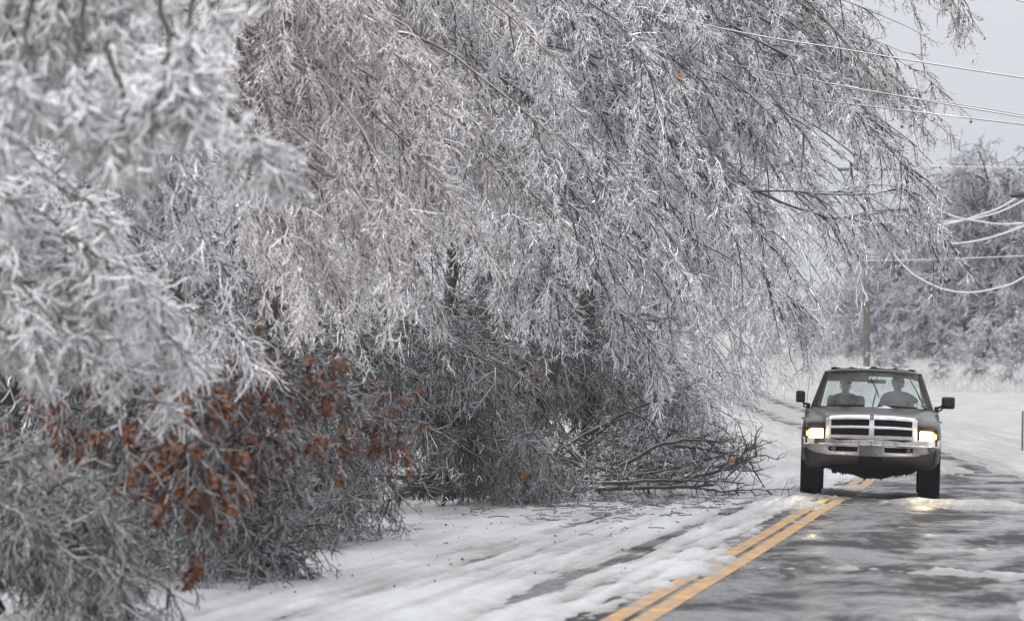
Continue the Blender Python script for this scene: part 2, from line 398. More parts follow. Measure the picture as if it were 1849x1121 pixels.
def twigset(par, rng, n2, n3, n4, L2, L3, L4, r2, r3, r4, droop2=.16, droop3=.12, t0=0.25, flow=None, fwd=0.7):
    """secondary, tertiary and twiglet tubes from limb paths; returns bags (branches, twigs)"""
    br, tw = Bag(), Bag()
    P, D, t = spawn(par, n2, t0, 1, rng, fwd=fwd, side=0.8, down=0.1)
    if flow is not None: D = norm(D + flow)
    l2 = L2 * (0.45 + 0.8 * rng.random(len(P))) * (1.15 - 0.4 * t)
    p2 = grow(P, D, l2, 6, rng, 0.085, droop2)
    s2 = r2 * (0.6 + 0.7 * rng.random(len(P)))
    br.add(*tubes(p2, s2[:, None] * np.linspace(1, 0.45, 7)[None], 4, 1))
    P, D, t = spawn(p2, n3, 0.06, 1, rng, fwd=0.8, side=0.8, down=0.05)
    l3 = L3 * (0.35 + 0.95 * rng.random(len(P))) * (1.1 - 0.4 * t)
    p3 = grow(P, D, l3, 4, rng, 0.11, droop3)
    s3 = r3 * (0.6 + 0.7 * rng.random(len(P)))
    tw.add(*tubes(p3, s3[:, None] * np.array([1, .95, .9, .85, .5])[None], 3, 2))
    if n4:
        P, D, t = spawn(p3, n4, 0.05, 1, rng, fwd=0.9, side=0.8, down=0.0)
        l4 = L4 * (0.4 + 0.9 * rng.random(len(P)))
        p4 = grow(P, D, l4, 2, rng, 0.10, 0.04)
        s4 = r4 * (0.6 + 0.7 * rng.random(len(P)))
        tw.add(*tubes(p4, s4[:, None] * np.array([1, .95, .6])[None], 3, 3))
    return br, tw, p3

def bezier(Sx, C, T, K):
    t = np.linspace(0, 1, K)[None, :, None]
    return (1 - t) ** 2 * Sx[:, None] + 2 * t * (1 - t) * C[:, None] + t * t * T[:, None]

def crown(br, tw, mats, root, world, name='crown', lb=None):
    """one crown mesh: branches (slot 0) and twigs (slot 1)"""
    nb = sum(len(q) for q in br.Q); b = Bag(); b.add(np.concatenate(br.V), np.concatenate(br.Q)); b.add(np.concatenate(tw.V), np.concatenate(tw.Q)); nt_ = b.n and sum(len(q) for q in b.Q)
    if lb is not None: b.add(np.concatenate(lb.V), np.concatenate(lb.Q))
    me = b.mesh(name); o = link_mesh(name, me, mats[1], root, world); me.materials.append(mats[2]); me.materials.append(mats[0])
    mi = np.ones(len(me.polygons), dtype=np.int32); mi[:nb] = 0; mi[nt_:] = 2; me.polygons.foreach_set('material_index', mi); return o
def gz(x, y): return float(ground_z(x, y))

TREES = []
def arch_tree(name, label, cat, base, dist, dspread, poly, n, mats, seed, H=None, n2=12, n3=9, n4=4, L2=1.1, L3=.5, L4=.16, r2=.013, r3=.0085, r4=.007,
              arch=0.35, group=None, rl=.035, trunk_r=.14, lean=(0.8, 0), low=0.55, droop2=.16, droop3=.12, hero=(), hero_r=None, flow=None, t0=.25, K=12):
    """tree whose limbs arch from the trunk out to points of a region at the tree's own distance"""
    rng = np.random.default_rng(seed)
    bx, by = base; bz = gz(bx, by) - 0.1
    tg = inpoly(poly, n, rng)
    dd = dist + dspread * (rng.random(n) * 2 - 1)
    T = np.stack([at(p[0], p[1], d) for p, d in zip(tg, dd)])
    if H is None: H = max(5.0, T[:, 2].max() + 0.8)
    # trunk
    tp = np.array([[bx, by, bz], [bx + lean[0] * .2, by + lean[1] * .2, bz + H * .35], [bx + lean[0] * .6, by + lean[1] * .6, bz + H * .7], [bx + lean[0] * 1.2, by + lean[1], bz + H]])
    tt_ = np.linspace(0, 3, 14); tpath = np.stack([np.interp(tt_, range(4), tp[:, k]) for k in range(3)], -1)
    tpath[1:] += rng.normal(size=(13, 3)) * 0.05
    root = thing(name, label, cat, (bx, by, bz + .1), 0, group)
    bt = Bag(); bt.add(*tubes(tpath[None], (trunk_r * np.linspace(1.15, .35, 14))[None], 9, seed))
    # limbs
    s = low + (1 - low) * rng.random(n)
    hf = np.clip((T[:, 2] - bz + 1.2) / H, low * .5, 1.0)
    s = np.clip(0.4 * s + 0.6 * hf + .05, .15, 1)
    idx = s * 13; i0 = np.clip(np.floor(idx).astype(int), 0, 12); f = (idx - i0)[:, None]
    Sx = tpath[i0] * (1 - f) + tpath[i0 + 1] * f
    span = np.linalg.norm(T - Sx, axis=1)
    C = Sx * 0.45 + T * 0.55 + np.array([0, 0, 1.0]) * (arch * span)[:, None] + rng.normal(size=(n, 3)) * 0.25
    lp = bezier(Sx, C, T, K); 
    wob = np.cumsum(rng.normal(size=lp.shape) * 0.03, axis=1); wob[:, 0] = 0; lp = lp + wob
    if len(hero):
        hp = []
        for h in hero:
            pts = np.array([at(*q) for q in h]); u = np.linspace(0, len(h) - 1, K)
            hp.append(np.stack([np.interp(u, range(len(h)), pts[:, k]) for k in range(3)], -1))
        hp = np.array(hp) + np.cumsum(rng.normal(size=(len(hp), K, 3)) * 0.012, axis=1)
        lp = np.concatenate([lp, hp])
    lp[:, :, 2] = np.maximum(lp[:, :, 2], bz + .25)
    lr = rl * (0.6 + .6 * rng.random(len(lp)))
    if len(hero): lr[-len(hero):] = hero_r or lr[-len(hero):] * .55
    lb = Bag(); lb.add(*tubes(lp, lr[:, None] * np.linspace(1, .3, K)[None], 5, seed + 1))
    link_mesh('trunk', bt.mesh('trunk'), M_trunk, root, True)
    br, tw, p3 = twigset(lp, rng, n2, n3, n4, L2, L3, L4, r2, r3, r4, droop2=droop2, droop3=droop3, flow=flow, t0=t0)
    crown(br, tw, mats, root, True, lb=lb)
    return root, rng, lp, p3

# lobed, curled dead leaves
def leaf_mesh(P, D, size, rng, name='dead_leaves'):
    N = len(P); out = np.array([(0, 0), (.22, .18), (.16, .34), (.42, .42), (.26, .6), (.34, .82), (.08, .8), (0, 1.05), (-.08, .8), (-.34, .82), (-.26, .6), (-.42, .42), (-.16, .34), (-.22, .18)])
    k = len(out)
    A = norm(D + rng.normal(size=(N, 3)) * .5 + DOWN * .7); Bv = norm(np.cross(A, rng.normal(size=(N, 3)))); Cn = np.cross(A, Bv)
    s = (size * (.6 + .7 * rng.random(N)))[:, None, None]
    curl = (rng.random(N) * 1.2 - .3)[:, None, None]
    o = out[None]; pts = P[:, None] + s * (o[..., 1:2] * A[:, None] + o[..., 0:1] * Bv[:, None] + (curl * (o[..., 0:1] ** 2 * 2.0 + .5 * (o[..., 1:2] - .5) ** 2)) * Cn[:, None])
    cen = P[:, None] + s * (.5 * A[:, None]) 
    V = np.concatenate([cen, pts], 1).reshape(-1, 3)
    b = (np.arange(N) * (k + 1))[:, None]; j = np.arange(k)[None]
    T = np.stack([b + 0 * j, b + 1 + j, b + 1 + (j + 1) % k], -1).reshape(-1, 3)
    return np_mesh(name, V, T, True)
def buds_mesh(P, r, rng, name='buds'):
    N = len(P); o = np.array([(1, 0, 0), (0, 1, 0), (-1, 0, 0), (0, -1, 0), (0, 0, 1.2), (0, 0, -1.2)], float)
    V = (P[:, None] + (r * (.6 + .8 * rng.random(N)))[:, None, None] * o[None]).reshape(-1, 3)
    f = np.array([(0, 1, 4), (1, 2, 4), (2, 3, 4), (3, 0, 4), (1, 0, 5), (2, 1, 5), (3, 2, 5), (0, 3, 5)])
    T = (f[None] + (np.arange(N) * 6)[:, None, None]).reshape(-1, 3)
    return np_mesh(name, V, T, True)

M_bark = icy('iced_bark', bark=(.028, .026, .025), cover=.13, gloss=.3, rnd=.4)
M_bark2 = icy('dark_wet_bark', bark=(.014, .013, .013), cover=.10, gloss=.35, rnd=.3)
M_bark_w = icy('red_brown_bark', bark=(.06, .034, .024), cover=.10, warm=(.20, .09, .04), warmf=.4, rnd=.4, gloss=.35)
M_branch = icy('iced_branches', bark=(.030, .027, .026), cover=.14, rnd=.7)
M_branch_d = icy('dark_branches', bark=(.015, .014, .014), cover=.06, rnd=.55)
M_branch_w = icy('brown_branches', bark=(.055, .036, .028), cover=.18, warm=(.20, .10, .055), warmf=.3, rnd=.7)
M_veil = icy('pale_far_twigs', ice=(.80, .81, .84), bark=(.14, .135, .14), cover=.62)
M_bright = icy('bright_glazed_twigs', ice=(.96, .97, 1.0), bark=(.028, .026, .025), cover=.58)
M_grey = icy('grey_glazed_twigs', ice=(.88, .875, .90), bark=(.035, .03, .028), cover=.50, warm=(.22, .11, .06), warmf=.10)
M_pink = icy('pinkish_glazed_twigs', ice=(.90, .87, .885), bark=(.06, .042, .037), cover=.50, warm=(.26, .12, .06), warmf=.20)
M_shaded = icy('shaded_glazed_twigs', ice=(.40, .41, .43), bark=(.012, .011, .010), cover=.13, warm=(.10, .05, .03), warmf=.12)  # ice colour darkened to paint in the shade inside the undergrowth
M_fwhite = icy('frosted_foreground_twigs', ice=(.98, .98, 1.0), bark=(.09, .075, .07), cover=.84, metal=.2, gloss=.25)
M_fstem = icy('brown_foreground_stems', bark=(.055, .042, .035), cover=.03, rnd=.3, gloss=.5)
M_trunk = pbr('rough_wet_trunk', (.05, .047, .044), .7, var=.7, vscale=7, col2=(.015, .014, .013), bump=.9, bscale=18, spec=.3)
M_leaf = pbr('russet_leaf', (.25, .088, .026), .4, var=.7, vscale=7, col2=(.075, .022, .010), coat=.2)
M_bud = pbr('brown_bud', (.22, .08, .04), .3, coat=.5)
M_wood = pbr('splintered_wood', (.62, .30, .10), .6, var=.5, vscale=12, col2=(.30, .12, .04), bump=.4)
def shards(P, D, r, ln, n, rng):
    """long pointed splinters of broken wood"""
    bm = bmesh.new(); D = D / np.linalg.norm(D)
    for i in range(n):
        s = np.cross(D, rng.normal(size=3)); s /= np.linalg.norm(s)
        w = r * (.25 + .35 * rng.random()); o = P + s * r * .7 * rng.random(); l = ln * (.35 + .75 * rng.random())
        t = np.cross(D, s); tip = o + D * l + s * r * .9 * rng.random()
        vs = [bm.verts.new(o + s * w - D * r), bm.verts.new(o + t * w * .7 - D * r), bm.verts.new(o - s * w - D * r), bm.verts.new(o - t * w * .7 - D * r)]
        md = [bm.verts.new(v.co + Vector(D * (r + l * .5)) + Vector(rng.normal(size=3) * w * .2)) for v in vs]
        tp = bm.verts.new(tip)
        for k in range(4):
            bm.faces.new((vs[k], vs[(k + 1) % 4], md[(k + 1) % 4], md[k])); bm.faces.new((md[k], md[(k + 1) % 4], tp))
    me = bpy.data.meshes.new('broken_end'); bm.to_mesh(me); bm.free(); return me
# ================================================================== trees left of the road
arch_tree('birch_tree', 'ice-glazed tree whose long limbs arch right over the road above the pickup truck', 'tree', (-1.2, 86), 85, 5,
          [(1080, -260), (1640, -260), (1660, 60), (1690, 250), (1675, 380), (1590, 390), (1480, 430), (1380, 490), (1150, 380)], 84, (M_bark, M_branch, M_bright), 11, H=8.4,
          n2=15, n3=14, n4=6, L2=1.15, L3=.30, L4=.075, arch=.30, trunk_r=.10, lean=(1.0, 0), group='trees along the left of the road',
          flow=np.array([.45, 0, -.35]), rl=.034, r3=.0066, r4=.0056,
          hero=[[(1235, 75, 84), (1330, 85, 83.5), (1430, 110, 83), (1520, 190, 83), (1600, 290, 83)],
                [(1240, 90, 83), (1300, 130, 82.5), (1350, 180, 82), (1395, 240, 82)],
                [(1120, 260, 82), (1160, 300, 81.5), (1180, 350, 81), (1230, 400, 81), (1275, 470, 81)],
                [(1100, 200, 84), (1220, 250, 83), (1290, 300, 82), (1340, 380, 82), (1390, 450, 82)],
                [(1360, 345, 82), (1430, 345, 82), (1510, 350, 82), (1590, 345, 82), (1650, 330, 82)],
                [(1360, 345, 82), (1430, 375, 82), (1510, 395, 82), (1590, 380, 82), (1650, 370, 82)],
                [(1500, 120, 84), (1560, 200, 84), (1610, 280, 84), (1650, 380, 84), (1690, 440, 84)]])
rngw = np.random.default_rng(4)
link_mesh('broken_limb', shards(at(1228, 140, 79.5), np.array([.25, 0, -1.0]), .05, .22, 7, rngw), M_wood, bpy.data.objects['birch_tree'], True)
arch_tree('birch_tree', 'ice-glazed tree with fine white sprays sweeping down right over the fallen limbs', 'tree', (-2.0, 80), 79, 4,
          [(840, -150), (1260, -150), (1330, 200), (1430, 400), (1420, 490), (1300, 580), (1080, 600), (880, 560), (840, 400)], 74, (M_bark, M_branch, M_bright), 12, H=8.2,
          n2=15, n3=14, n4=6, L2=1.1, L3=.29, L4=.075, arch=.28, trunk_r=.10, lean=(.8, 0), group='trees along the left of the road', flow=np.array([.45, 0, -.55]), rl=.030, r3=.0066, r4=.0056,
          hero=[[(1040, 420, 79), (1080, 500, 79), (1110, 560, 79), (1170, 610, 79), (1190, 680, 79)],
                [(1250, 430, 79), (1330, 470, 79), (1400, 510, 79), (1430, 530, 79), (1450, 550, 79)]])
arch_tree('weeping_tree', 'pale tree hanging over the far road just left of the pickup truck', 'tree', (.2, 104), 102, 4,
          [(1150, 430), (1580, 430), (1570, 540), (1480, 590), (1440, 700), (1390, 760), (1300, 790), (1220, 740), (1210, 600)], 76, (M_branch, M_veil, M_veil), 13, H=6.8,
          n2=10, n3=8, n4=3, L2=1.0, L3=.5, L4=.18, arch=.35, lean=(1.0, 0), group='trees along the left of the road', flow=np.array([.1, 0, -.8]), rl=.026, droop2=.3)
arch_tree('birch_tree', 'grey ice-glazed tree left of centre with reddish brown drooping limbs', 'tree', (-3.0, 67), 66, 4,
          [(600, -150), (1000, -150), (1120, 300), (1010, 540), (850, 620), (640, 590), (560, 300)], 60, (M_bark_w, M_branch_w, M_grey), 14, H=7.0,
          n2=15, n3=13, n4=6, L2=.95, L3=.26, L4=.07, arch=.26, lean=(.6, 0), group='trees along the left of the road', flow=np.array([.1, 0, -.5]), rl=.024, r2=.010, r3=.006, r4=.0052,
          hero=[[(690, 60, 64), (695, 150, 64), (730, 250, 64), (725, 340, 64)], [(755, 100, 64), (790, 150, 64), (840, 230, 64), (880, 290, 64)],
                [(475, 368, 60), (560, 380, 60), (640, 430, 60), (740, 530, 60)]])
arch_tree('birch_tree', 'pinkish grey ice-glazed tree right of the blurred white foreground boughs', 'tree', (-3.4, 55), 54, 4,
          [(380, -150), (860, -150), (840, 350), (720, 600), (560, 620), (430, 580)], 50, (M_bark_w, M_branch_w, M_pink), 15, H=6.0,
          n2=14, n3=12, n4=6, L2=.8, L3=.24, L4=.065, arch=.24, lean=(.5, 0), group='trees along the left of the road', flow=np.array([.05, 0, -.5]), rl=.018, r2=.009, r3=.0056, r4=.0048)
arch_tree('birch_tree', 'frosted tree with stubby white twigs below the foreground boughs at the left', 'tree', (-4.2, 46), 45, 3,
          [(-40, 0), (420, 60), (480, 350), (560, 560), (480, 690), (250, 740), (-40, 760)], 40, (M_bark, M_branch, M_grey), 16, H=4.4,
          n2=11, n3=8, n4=4, L2=.6, L3=.30, L4=.11, arch=.22, lean=(.4, 0), group='trees along the left of the road', flow=np.array([.2, 0, -.4]), rl=.015, r2=.008, r3=.0062, r4=.0055)
# the near boughs, thick with white ice
arch_tree('foreground_tree', 'blurred white frosted boughs hanging down the upper left corner', 'tree', (-4.0, 31), 30, 1.8,
          [(-120, -260), (360, -260), (395, 60), (390, 190), (330, 270), (120, 370), (-120, 370)], 56, (M_fstem, M_fstem, M_fwhite), 17, H=4.4,
          n2=10, n3=8, n4=4, L2=.34, L3=.17, L4=.095, hero_r=.015, arch=.25, lean=(.3, 0), flow=np.array([.35, 0, -.3]), rl=.010, r2=.0078, r3=.0082, r4=.0078, t0=.35, droop2=.12, droop3=.02, K=16,
          hero=[[(300, -80, 26.2), (302, 30, 26.2), (300, 110, 26.2), (290, 170, 26.2)], [(360, -80, 26.2), (362, 30, 26.2), (355, 100, 26.2), (375, 200, 26.2)],
                [(150, -20, 26.2), (140, 60, 26.2), (125, 150, 26.2), (112, 225, 26.2)], [(60, 0, 26.2), (62, 110, 26.2), (50, 170, 26.2), (35, 235, 26.2)],
                [(200, 80, 26.2), (210, 150, 26.2), (222, 215, 26.2), (195, 290, 26.2)], [(370, 100, 29.5), (410, 190, 29.5), (450, 235, 29.5), (485, 265, 29.5)]])
arch_tree('foreground_tree', 'blurred white frosted sprays at the left edge below the upper boughs', 'tree', (-4.3, 35), 34.5, 2,
          [(-100, 330), (180, 360), (330, 480), (420, 600), (430, 690), (300, 720), (140, 700), (-100, 740)], 40, (M_fstem, M_fstem, M_fwhite), 18, H=3.2,
          n2=9, n3=8, n4=4, L2=.36, L3=.18, L4=.10, arch=.22, lean=(.3, 0), flow=np.array([.45, 0, -.2]), rl=.011, r2=.0078, r3=.0078, r4=.0072, t0=.35, droop3=.02)

M_mid = icy('dull_glazed_twigs', ice=(.48, .48, .49), bark=(.026, .021, .018), cover=.25)
# undergrowth: shrubs with stems from the ground
def shrub(name, label, base, dist, dsp, poly, n, mats, seed, **k):
    kw = dict(H=1.0, n2=9, n3=8, n4=3, L2=.55, L3=.28, L4=.11, arch=.35, lean=(.1, 0), low=.1, rl=.014, r2=.0075, r3=.006, r4=.005, trunk_r=.04, t0=.1)
    kw.update(k)
    return arch_tree(name, label, 'shrub', base, dist, dsp, poly, n, mats, seed, **kw)
shrub('roadside_shrub', 'blurred grey brush filling the lower left corner beside the road', (-3.5, 38), 38.5, 3, [(-60, 870), (150, 910), (280, 1000), (350, 1090), (300, 1130), (-60, 1130)], 42, (M_bark2, M_branch_d, M_mid), 21, n4=2,
      r2=.0075, r3=.0058, r4=.005, flow=np.array([.55, 0, -.05]), H=.7, L2=.42, L3=.24, L4=.09, droop3=.02)
shrub('roadside_shrub', 'low tangled iced brush under the largest clump of russet leaves', (-3.1, 50), 50, 4, [(150, 880), (450, 860), (520, 950), (420, 1010), (200, 1040)], 40, (M_bark2, M_branch_d, M_shaded), 22)
shrub('roadside_shrub', 'low tangled iced brush between the russet leaves and the bare snow patch', (-2.2, 61), 61, 4, [(430, 720), (700, 760), (720, 880), (640, 940), (480, 960)], 45, (M_bark2, M_branch_d, M_shaded), 23)
shrub('roadside_shrub', 'dense dark iced thicket in the middle behind the split orange stump', (-1.0, 88), 88, 4, [(760, 560), (1200, 560), (1230, 700), (1180, 820), (1000, 830), (780, 780)], 60, (M_bark2, M_branch_d, M_shaded), 24,
      H=2.2, L2=.9, L3=.42, L4=.15, n2=10, n3=9, n4=3, rl=.022, r2=.011, r3=.008, r4=.0065)
shrub('roadside_shrub', 'dense dark iced thicket left of the evergreen bush', (-3.4, 72), 72, 4, [(420, 540), (860, 560), (900, 700), (800, 760), (560, 760), (430, 700)], 60, (M_bark2, M_branch_d, M_shaded), 25,
      H=2.2, L2=.8, L3=.38, L4=.14, n2=10, n3=9, n4=3, rl=.02, r2=.010, r3=.0074, r4=.006)
shrub('roadside_shrub', 'iced brush along the snow edge in front of the split orange stump', (-.9, 76), 76, 3, [(860, 880), (1050, 880), (1060, 900), (870, 912)], 26, (M_bark2, M_branch_d, M_shaded), 26, L2=.42, L3=.22)
shrub('roadside_shrub', 'dark thicket behind the blurred white sprays at the left', (-5.0, 56), 56, 4, [(-50, 620), (330, 600), (420, 760), (300, 860), (-50, 880)], 50, (M_bark2, M_branch_d, M_shaded), 27,
      H=1.8, L2=.7, L3=.34, L4=.12, rl=.018, r2=.009, r3=.0066, r4=.0055)
shrub('roadside_shrub', 'low dark iced brush spilling onto the snow edge near the biggest russet clump', (-2.5, 47), 47.5, 3, [(330, 960), (520, 900), (600, 950), (520, 990), (420, 1050), (340, 1060)], 44, (M_bark2, M_branch_d, M_shaded), 28, L2=.5, L3=.30, n3=7, n4=2, droop3=.02)
shrub('roadside_shrub', 'low dark iced brush along the snow edge below the band of russet leaves', (-2.2, 58), 58, 3, [(500, 890), (650, 880), (690, 905), (650, 945), (540, 965)], 30, (M_bark2, M_branch_d, M_shaded), 29, L2=.5, L3=.30, n3=7, n4=2, droop3=.02)
shrub('roadside_shrub', 'grey iced brush standing behind the right part of the fallen limbs', (1.2, 93), 93, 3, [(1120, 600), (1290, 620), (1330, 780), (1300, 830), (1120, 830)], 60, (M_bark, M_branch, M_grey), 30,
      H=2.2, L2=.8, L3=.4, L4=.15, n2=10, n3=9, n4=3, rl=.018, r2=.010, r3=.008, r4=.007)
shrub('roadside_shrub', 'dark iced brush standing just behind the evergreen bush and the bare snow patch', (-1.6, 77), 77, 2.5, [(700, 600), (900, 600), (900, 780), (840, 815), (720, 800)], 50, (M_bark2, M_branch_d, M_shaded), 31,
      H=2.0, L2=.8, L3=.38, L4=.14, n2=10, n3=9, n4=3, rl=.018, r2=.010, r3=.0074, r4=.006)
# wood behind
fl = np.array([.1, 0, -.35])
for i, (b_, d_, poly, lab) in enumerate([
    ((-4.5, 100), 99, [(350, -200), (800, -200), (820, 300), (700, 560), (380, 560)], 'tall iced tree deep in the wood behind the pinkish tree'),
    ((-3.0, 108), 107, [(720, -200), (1180, -200), (1180, 350), (1080, 600), (740, 600)], 'tall iced tree deep in the wood behind the middle of the thicket'),
    ((-.5, 112), 111, [(1080, -200), (1560, -200), (1640, 60), (1600, 330), (1440, 440), (1120, 560)], 'tall iced tree behind the limbs arching over the road'),
    ((-8, 104), 103, [(-80, -200), (420, -200), (430, 560), (-80, 600)], 'tall iced tree deep in the wood at the far left'),
    ((-6.5, 92), 92, [(-60, 420), (560, 420), (640, 780), (350, 860), (-60, 860)], 'dark wood tree low behind the russet leaves at the left'),
    ((-1.0, 120), 118, [(820, 520), (1240, 520), (1240, 720), (1150, 770), (820, 760)], 'grey wood tree low behind the dark thicket in the middle')]):
    arch_tree('wood_tree', lab, 'tree', b_, d_, 5, poly, 30, (M_bark2, M_branch_d, M_shaded if i != 2 else M_grey), 40 + i, n2=10, n3=8, n4=2, L2=1.3, L3=.6, L4=.24, rl=.045, r2=.018, r3=.013, r4=.011,
              group='wood behind the roadside trees', flow=fl, trunk_r=.16, H=9.0 if i < 4 else 4.5, arch=.2)

# top-right sprig with seed balls: one long bough of a tree beyond the frame
rt, rng, lp, p3 = arch_tree('gum_tree', 'tree with brown seed balls whose drooping twigs enter at the top above the wires', 'tree', (1.2, 88), 86, 2,
          [(1500, -200), (1660, -200), (1700, 80), (1715, 260), (1660, 330), (1560, 200)], 34, (M_bark, M_branch_w, M_pink), 61, H=9.2, lean=(.4, 0), n2=9, n3=6, n4=3, L2=.7, L3=.3, L4=.12,
          rl=.02, r2=.010, r3=.007, r4=.006, flow=np.array([.1, 0, -.5]), arch=.2, t0=.5,
          hero=[[(1600, -260, 86), (1660, -120, 86), (1700, -20, 86), (1715, 40, 86)], [(1620, -260, 86), (1700, -90, 86), (1735, -10, 86), (1752, 45, 86)]])
link_mesh('seed_balls', buds_mesh(p3[rng.random(len(p3)) < .12][:, -1], .020, rng), M_bud, rt, True)['kind'] = 'stuff'

# oak with russet leaves still on, in three clumps of stems
def leafy(label, base, dist, dsp, poly, n, seed, nl, size, poly2=None):
    rt, rng, lp, p3 = arch_tree('oak_sapling', label, 'tree', base, dist, dsp, poly, n, (M_bark2, M_branch_d, M_shaded), seed, H=1.9, n2=7, n3=6, n4=2, L2=.42, L3=.2, L4=.08,
          arch=.25, lean=(.2, 0), low=.3, rl=.014, r2=.0075, r3=.0055, r4=.005, trunk_r=.05, group='oak saplings holding russet leaves', droop2=.3)
    sel = rng.choice(len(p3), max(8, int(len(p3) * .22)), replace=False); i = sel[rng.integers(0, len(sel), nl)]; k = rng.integers(1, 5, nl)
    P = p3[i, k] + rng.normal(size=(nl, 3)) * .012
    link_mesh('dead_leaves', leaf_mesh(P, p3[i, 4] - p3[i, 2], size, rng), M_leaf, rt, True)
leafy('oak sapling with the biggest hanging clump of russet leaves, lowest near the road edge', (-2.9, 40), 37.8, .6, [(320, 850), (400, 840), (430, 900), (440, 985), (400, 1000), (340, 930)], 13, 71, 3600, .056)
leafy('oak sapling with orange brown leaves behind the white sprays at the lower left', (-3.2, 43), 42.5, 2, [(-20, 780), (60, 730), (300, 720), (340, 900), (280, 970), (150, 960), (-20, 900)], 26, 72, 3400, .050)
leafy('oak sapling with russet leaves in a band right of the white sprays', (-2.6, 47), 46.0, 1.5, [(400, 640), (620, 650), (650, 800), (560, 870), (420, 850)], 22, 73, 3400, .050)
leafy('oak sapling with a thin hanging string of russet leaves left of the evergreen bush', (-2.0, 56), 55.5, 1, [(660, 700), (730, 690), (745, 780), (725, 870), (680, 800)], 8, 74, 620, .062)
leafy('oak sapling with a few faded orange leaves above the split stump', (-.9, 82), 80, 2, [(780, 660), (1000, 660), (1000, 780), (860, 800)], 12, 75, 380, .06)

# evergreen bush
rng = np.random.default_rng(5)
c = at(790, 818, 84); gzz = gz(c[0], c[1])
rt = thing('evergreen_bush', 'small dark green evergreen bush behind the fallen log', 'bush', (c[0], c[1], gzz))
n = 260; D = norm(rng.normal(size=(n, 3)) * np.array([1, 1, .6]) + np.array([0, 0, .6]))
P0 = np.tile(np.array([c[0], c[1], gzz]), (n, 1)) + rng.normal(size=(n, 3)) * np.array([.12, .12, .02])
st = grow(P0, D, .45 + .25 * rng.random(n), 5, rng, .15, .05)
bb = Bag(); bb.add(*tubes(st, np.full((n, 6), .006), 3, 1)); link_mesh('branches', bb.mesh('branches'), M_bark2, rt, True)
P, D, t = spawn(st, 45, .15, 1, rng, fwd=.8, side=.9, down=0)
nd = grow(P, D, np.full(len(P), .07), 1, rng, .1, 0)
bb = Bag(); bb.add(*tubes(nd, np.tile([.005, .002], (len(P), 1)), 3, 1)); link_mesh('needles', bb.mesh('needles'), pbr('evergreen_needle', (.035, .06, .03), .5, var=.5, vscale=20), rt, True)

# ================================================================== fallen limbs on the snow
def limb_line(pts, r0, r1, rng, K=16, jit=.008):
    p = np.array([at(*q) for q in pts]); u = np.linspace(0, len(pts) - 1, K)
    q = np.stack([np.interp(u, range(len(pts)), p[:, k]) for k in range(3)], -1)
    q[1:-1] += rng.normal(size=(K - 2, 3)) * jit
    return q, np.linspace(r0, r1, K) * (1 + .12 * rng.normal(size=K))
def fallen(label, pts, r0, r1, seed, n2=8, L2=.5, n3=4, L3=.25, n4=2, mat=M_bark, broken=None, rr=(.012, .0075, .006), t0=.15, upb=.15, grp='limbs fallen on the snowy roadside', twm=None, blen=.25):
    rng = np.random.default_rng(seed); q, rd = limb_line(pts, r0, r1, rng)
    zmin = min(float(p[2]) for p in q)
    root = thing('fallen_branch', label, 'fallen branch', tuple(q[0]), 0, grp)
    b = Bag(); b.add(*tubes(q[None], rd[None], 8, seed)); link_mesh('limb', b.mesh('limb'), mat, root, True)
    if n2:
        P, D, t = spawn(q[None], n2, t0, 1, rng, fwd=1.0, side=.8, down=0, up=upb)
        l2 = L2 * (.4 + .9 * rng.random(len(P))); p2 = grow(P, D, l2, 6, rng, .18, -.02 if upb > 0 else .05)
        gg = ground_z(p2[..., 0], p2[..., 1]) + .05; p2[..., 2] = np.maximum(p2[..., 2], gg)
        bb = Bag(); bb.add(*tubes(p2, (rr[0] * (.7 + .8 * rng.random(len(P))))[:, None] * np.linspace(1, .4, 7), 4, 1))
        P, D, t = spawn(p2, n3, .1, 1, rng, fwd=.8, side=.8, down=0)
        p3 = grow(P, D, L3 * (.4 + .9 * rng.random(len(P))), 4, rng, .18, .02); gg = ground_z(p3[..., 0], p3[..., 1]) + .05; p3[..., 2] = np.maximum(p3[..., 2], gg)
        bb.add(*tubes(p3, np.full((len(P), 1), rr[1]) * np.linspace(1, .4, 5), 3, 1))
        if not n4: link_mesh('twigs', bb.mesh('twigs'), mat, root, True)
        else:
            P, D, t = spawn(p3, n4, .1, 1, rng, fwd=.8, side=.8, down=0); p4 = grow(P, D, .12 * (.5 + rng.random(len(P))), 2, rng, .2, .02)
            b4 = Bag(); b4.add(*tubes(p4, np.full((len(P), 1), rr[2]) * np.array([1, .8, .4]), 3, 1)); crown(bb, b4, (mat, mat, twm or M_grey), root, True, 'twigs')
    if broken is not None:
        e = 0 if broken == 0 else -1; d = q[0] - q[1] if e == 0 else q[-1] - q[-2]
        link_mesh('broken_end', shards(q[e], d, max(rd[e], .03), blen, 10, rng), M_wood, root, True)
    return root
fallen('long dark forked limb leaning up right across the brush pile', [(960, 845, 82), (1000, 818, 82), (1094, 765, 82), (1147, 736, 82), (1197, 722, 82)], .035, .012, 101, n2=14, L2=.7, n3=4, t0=.1, upb=-.02, mat=M_bark2)
fallen('second forked limb just under the long leaning one', [(1000, 830, 81.6), (1060, 795, 81.6), (1110, 760, 81.4), (1145, 747, 81.4), (1200, 768, 81.2)], .024, .008, 102, n2=8, L2=.5, upb=0, mat=M_bark2)
fallen('thick mossy limb ending in a splintered orange break beside the road', [(1050, 885, 83.5), (1130, 868, 83.5), (1210, 853, 83.2), (1270, 842, 83), (1308, 836, 83)], .075, .055, 103, n2=10, L2=.5, broken=-1, blen=.42, mat=icy('mossy_bark', bark=(.05, .055, .035), cover=.2), upb=.25)
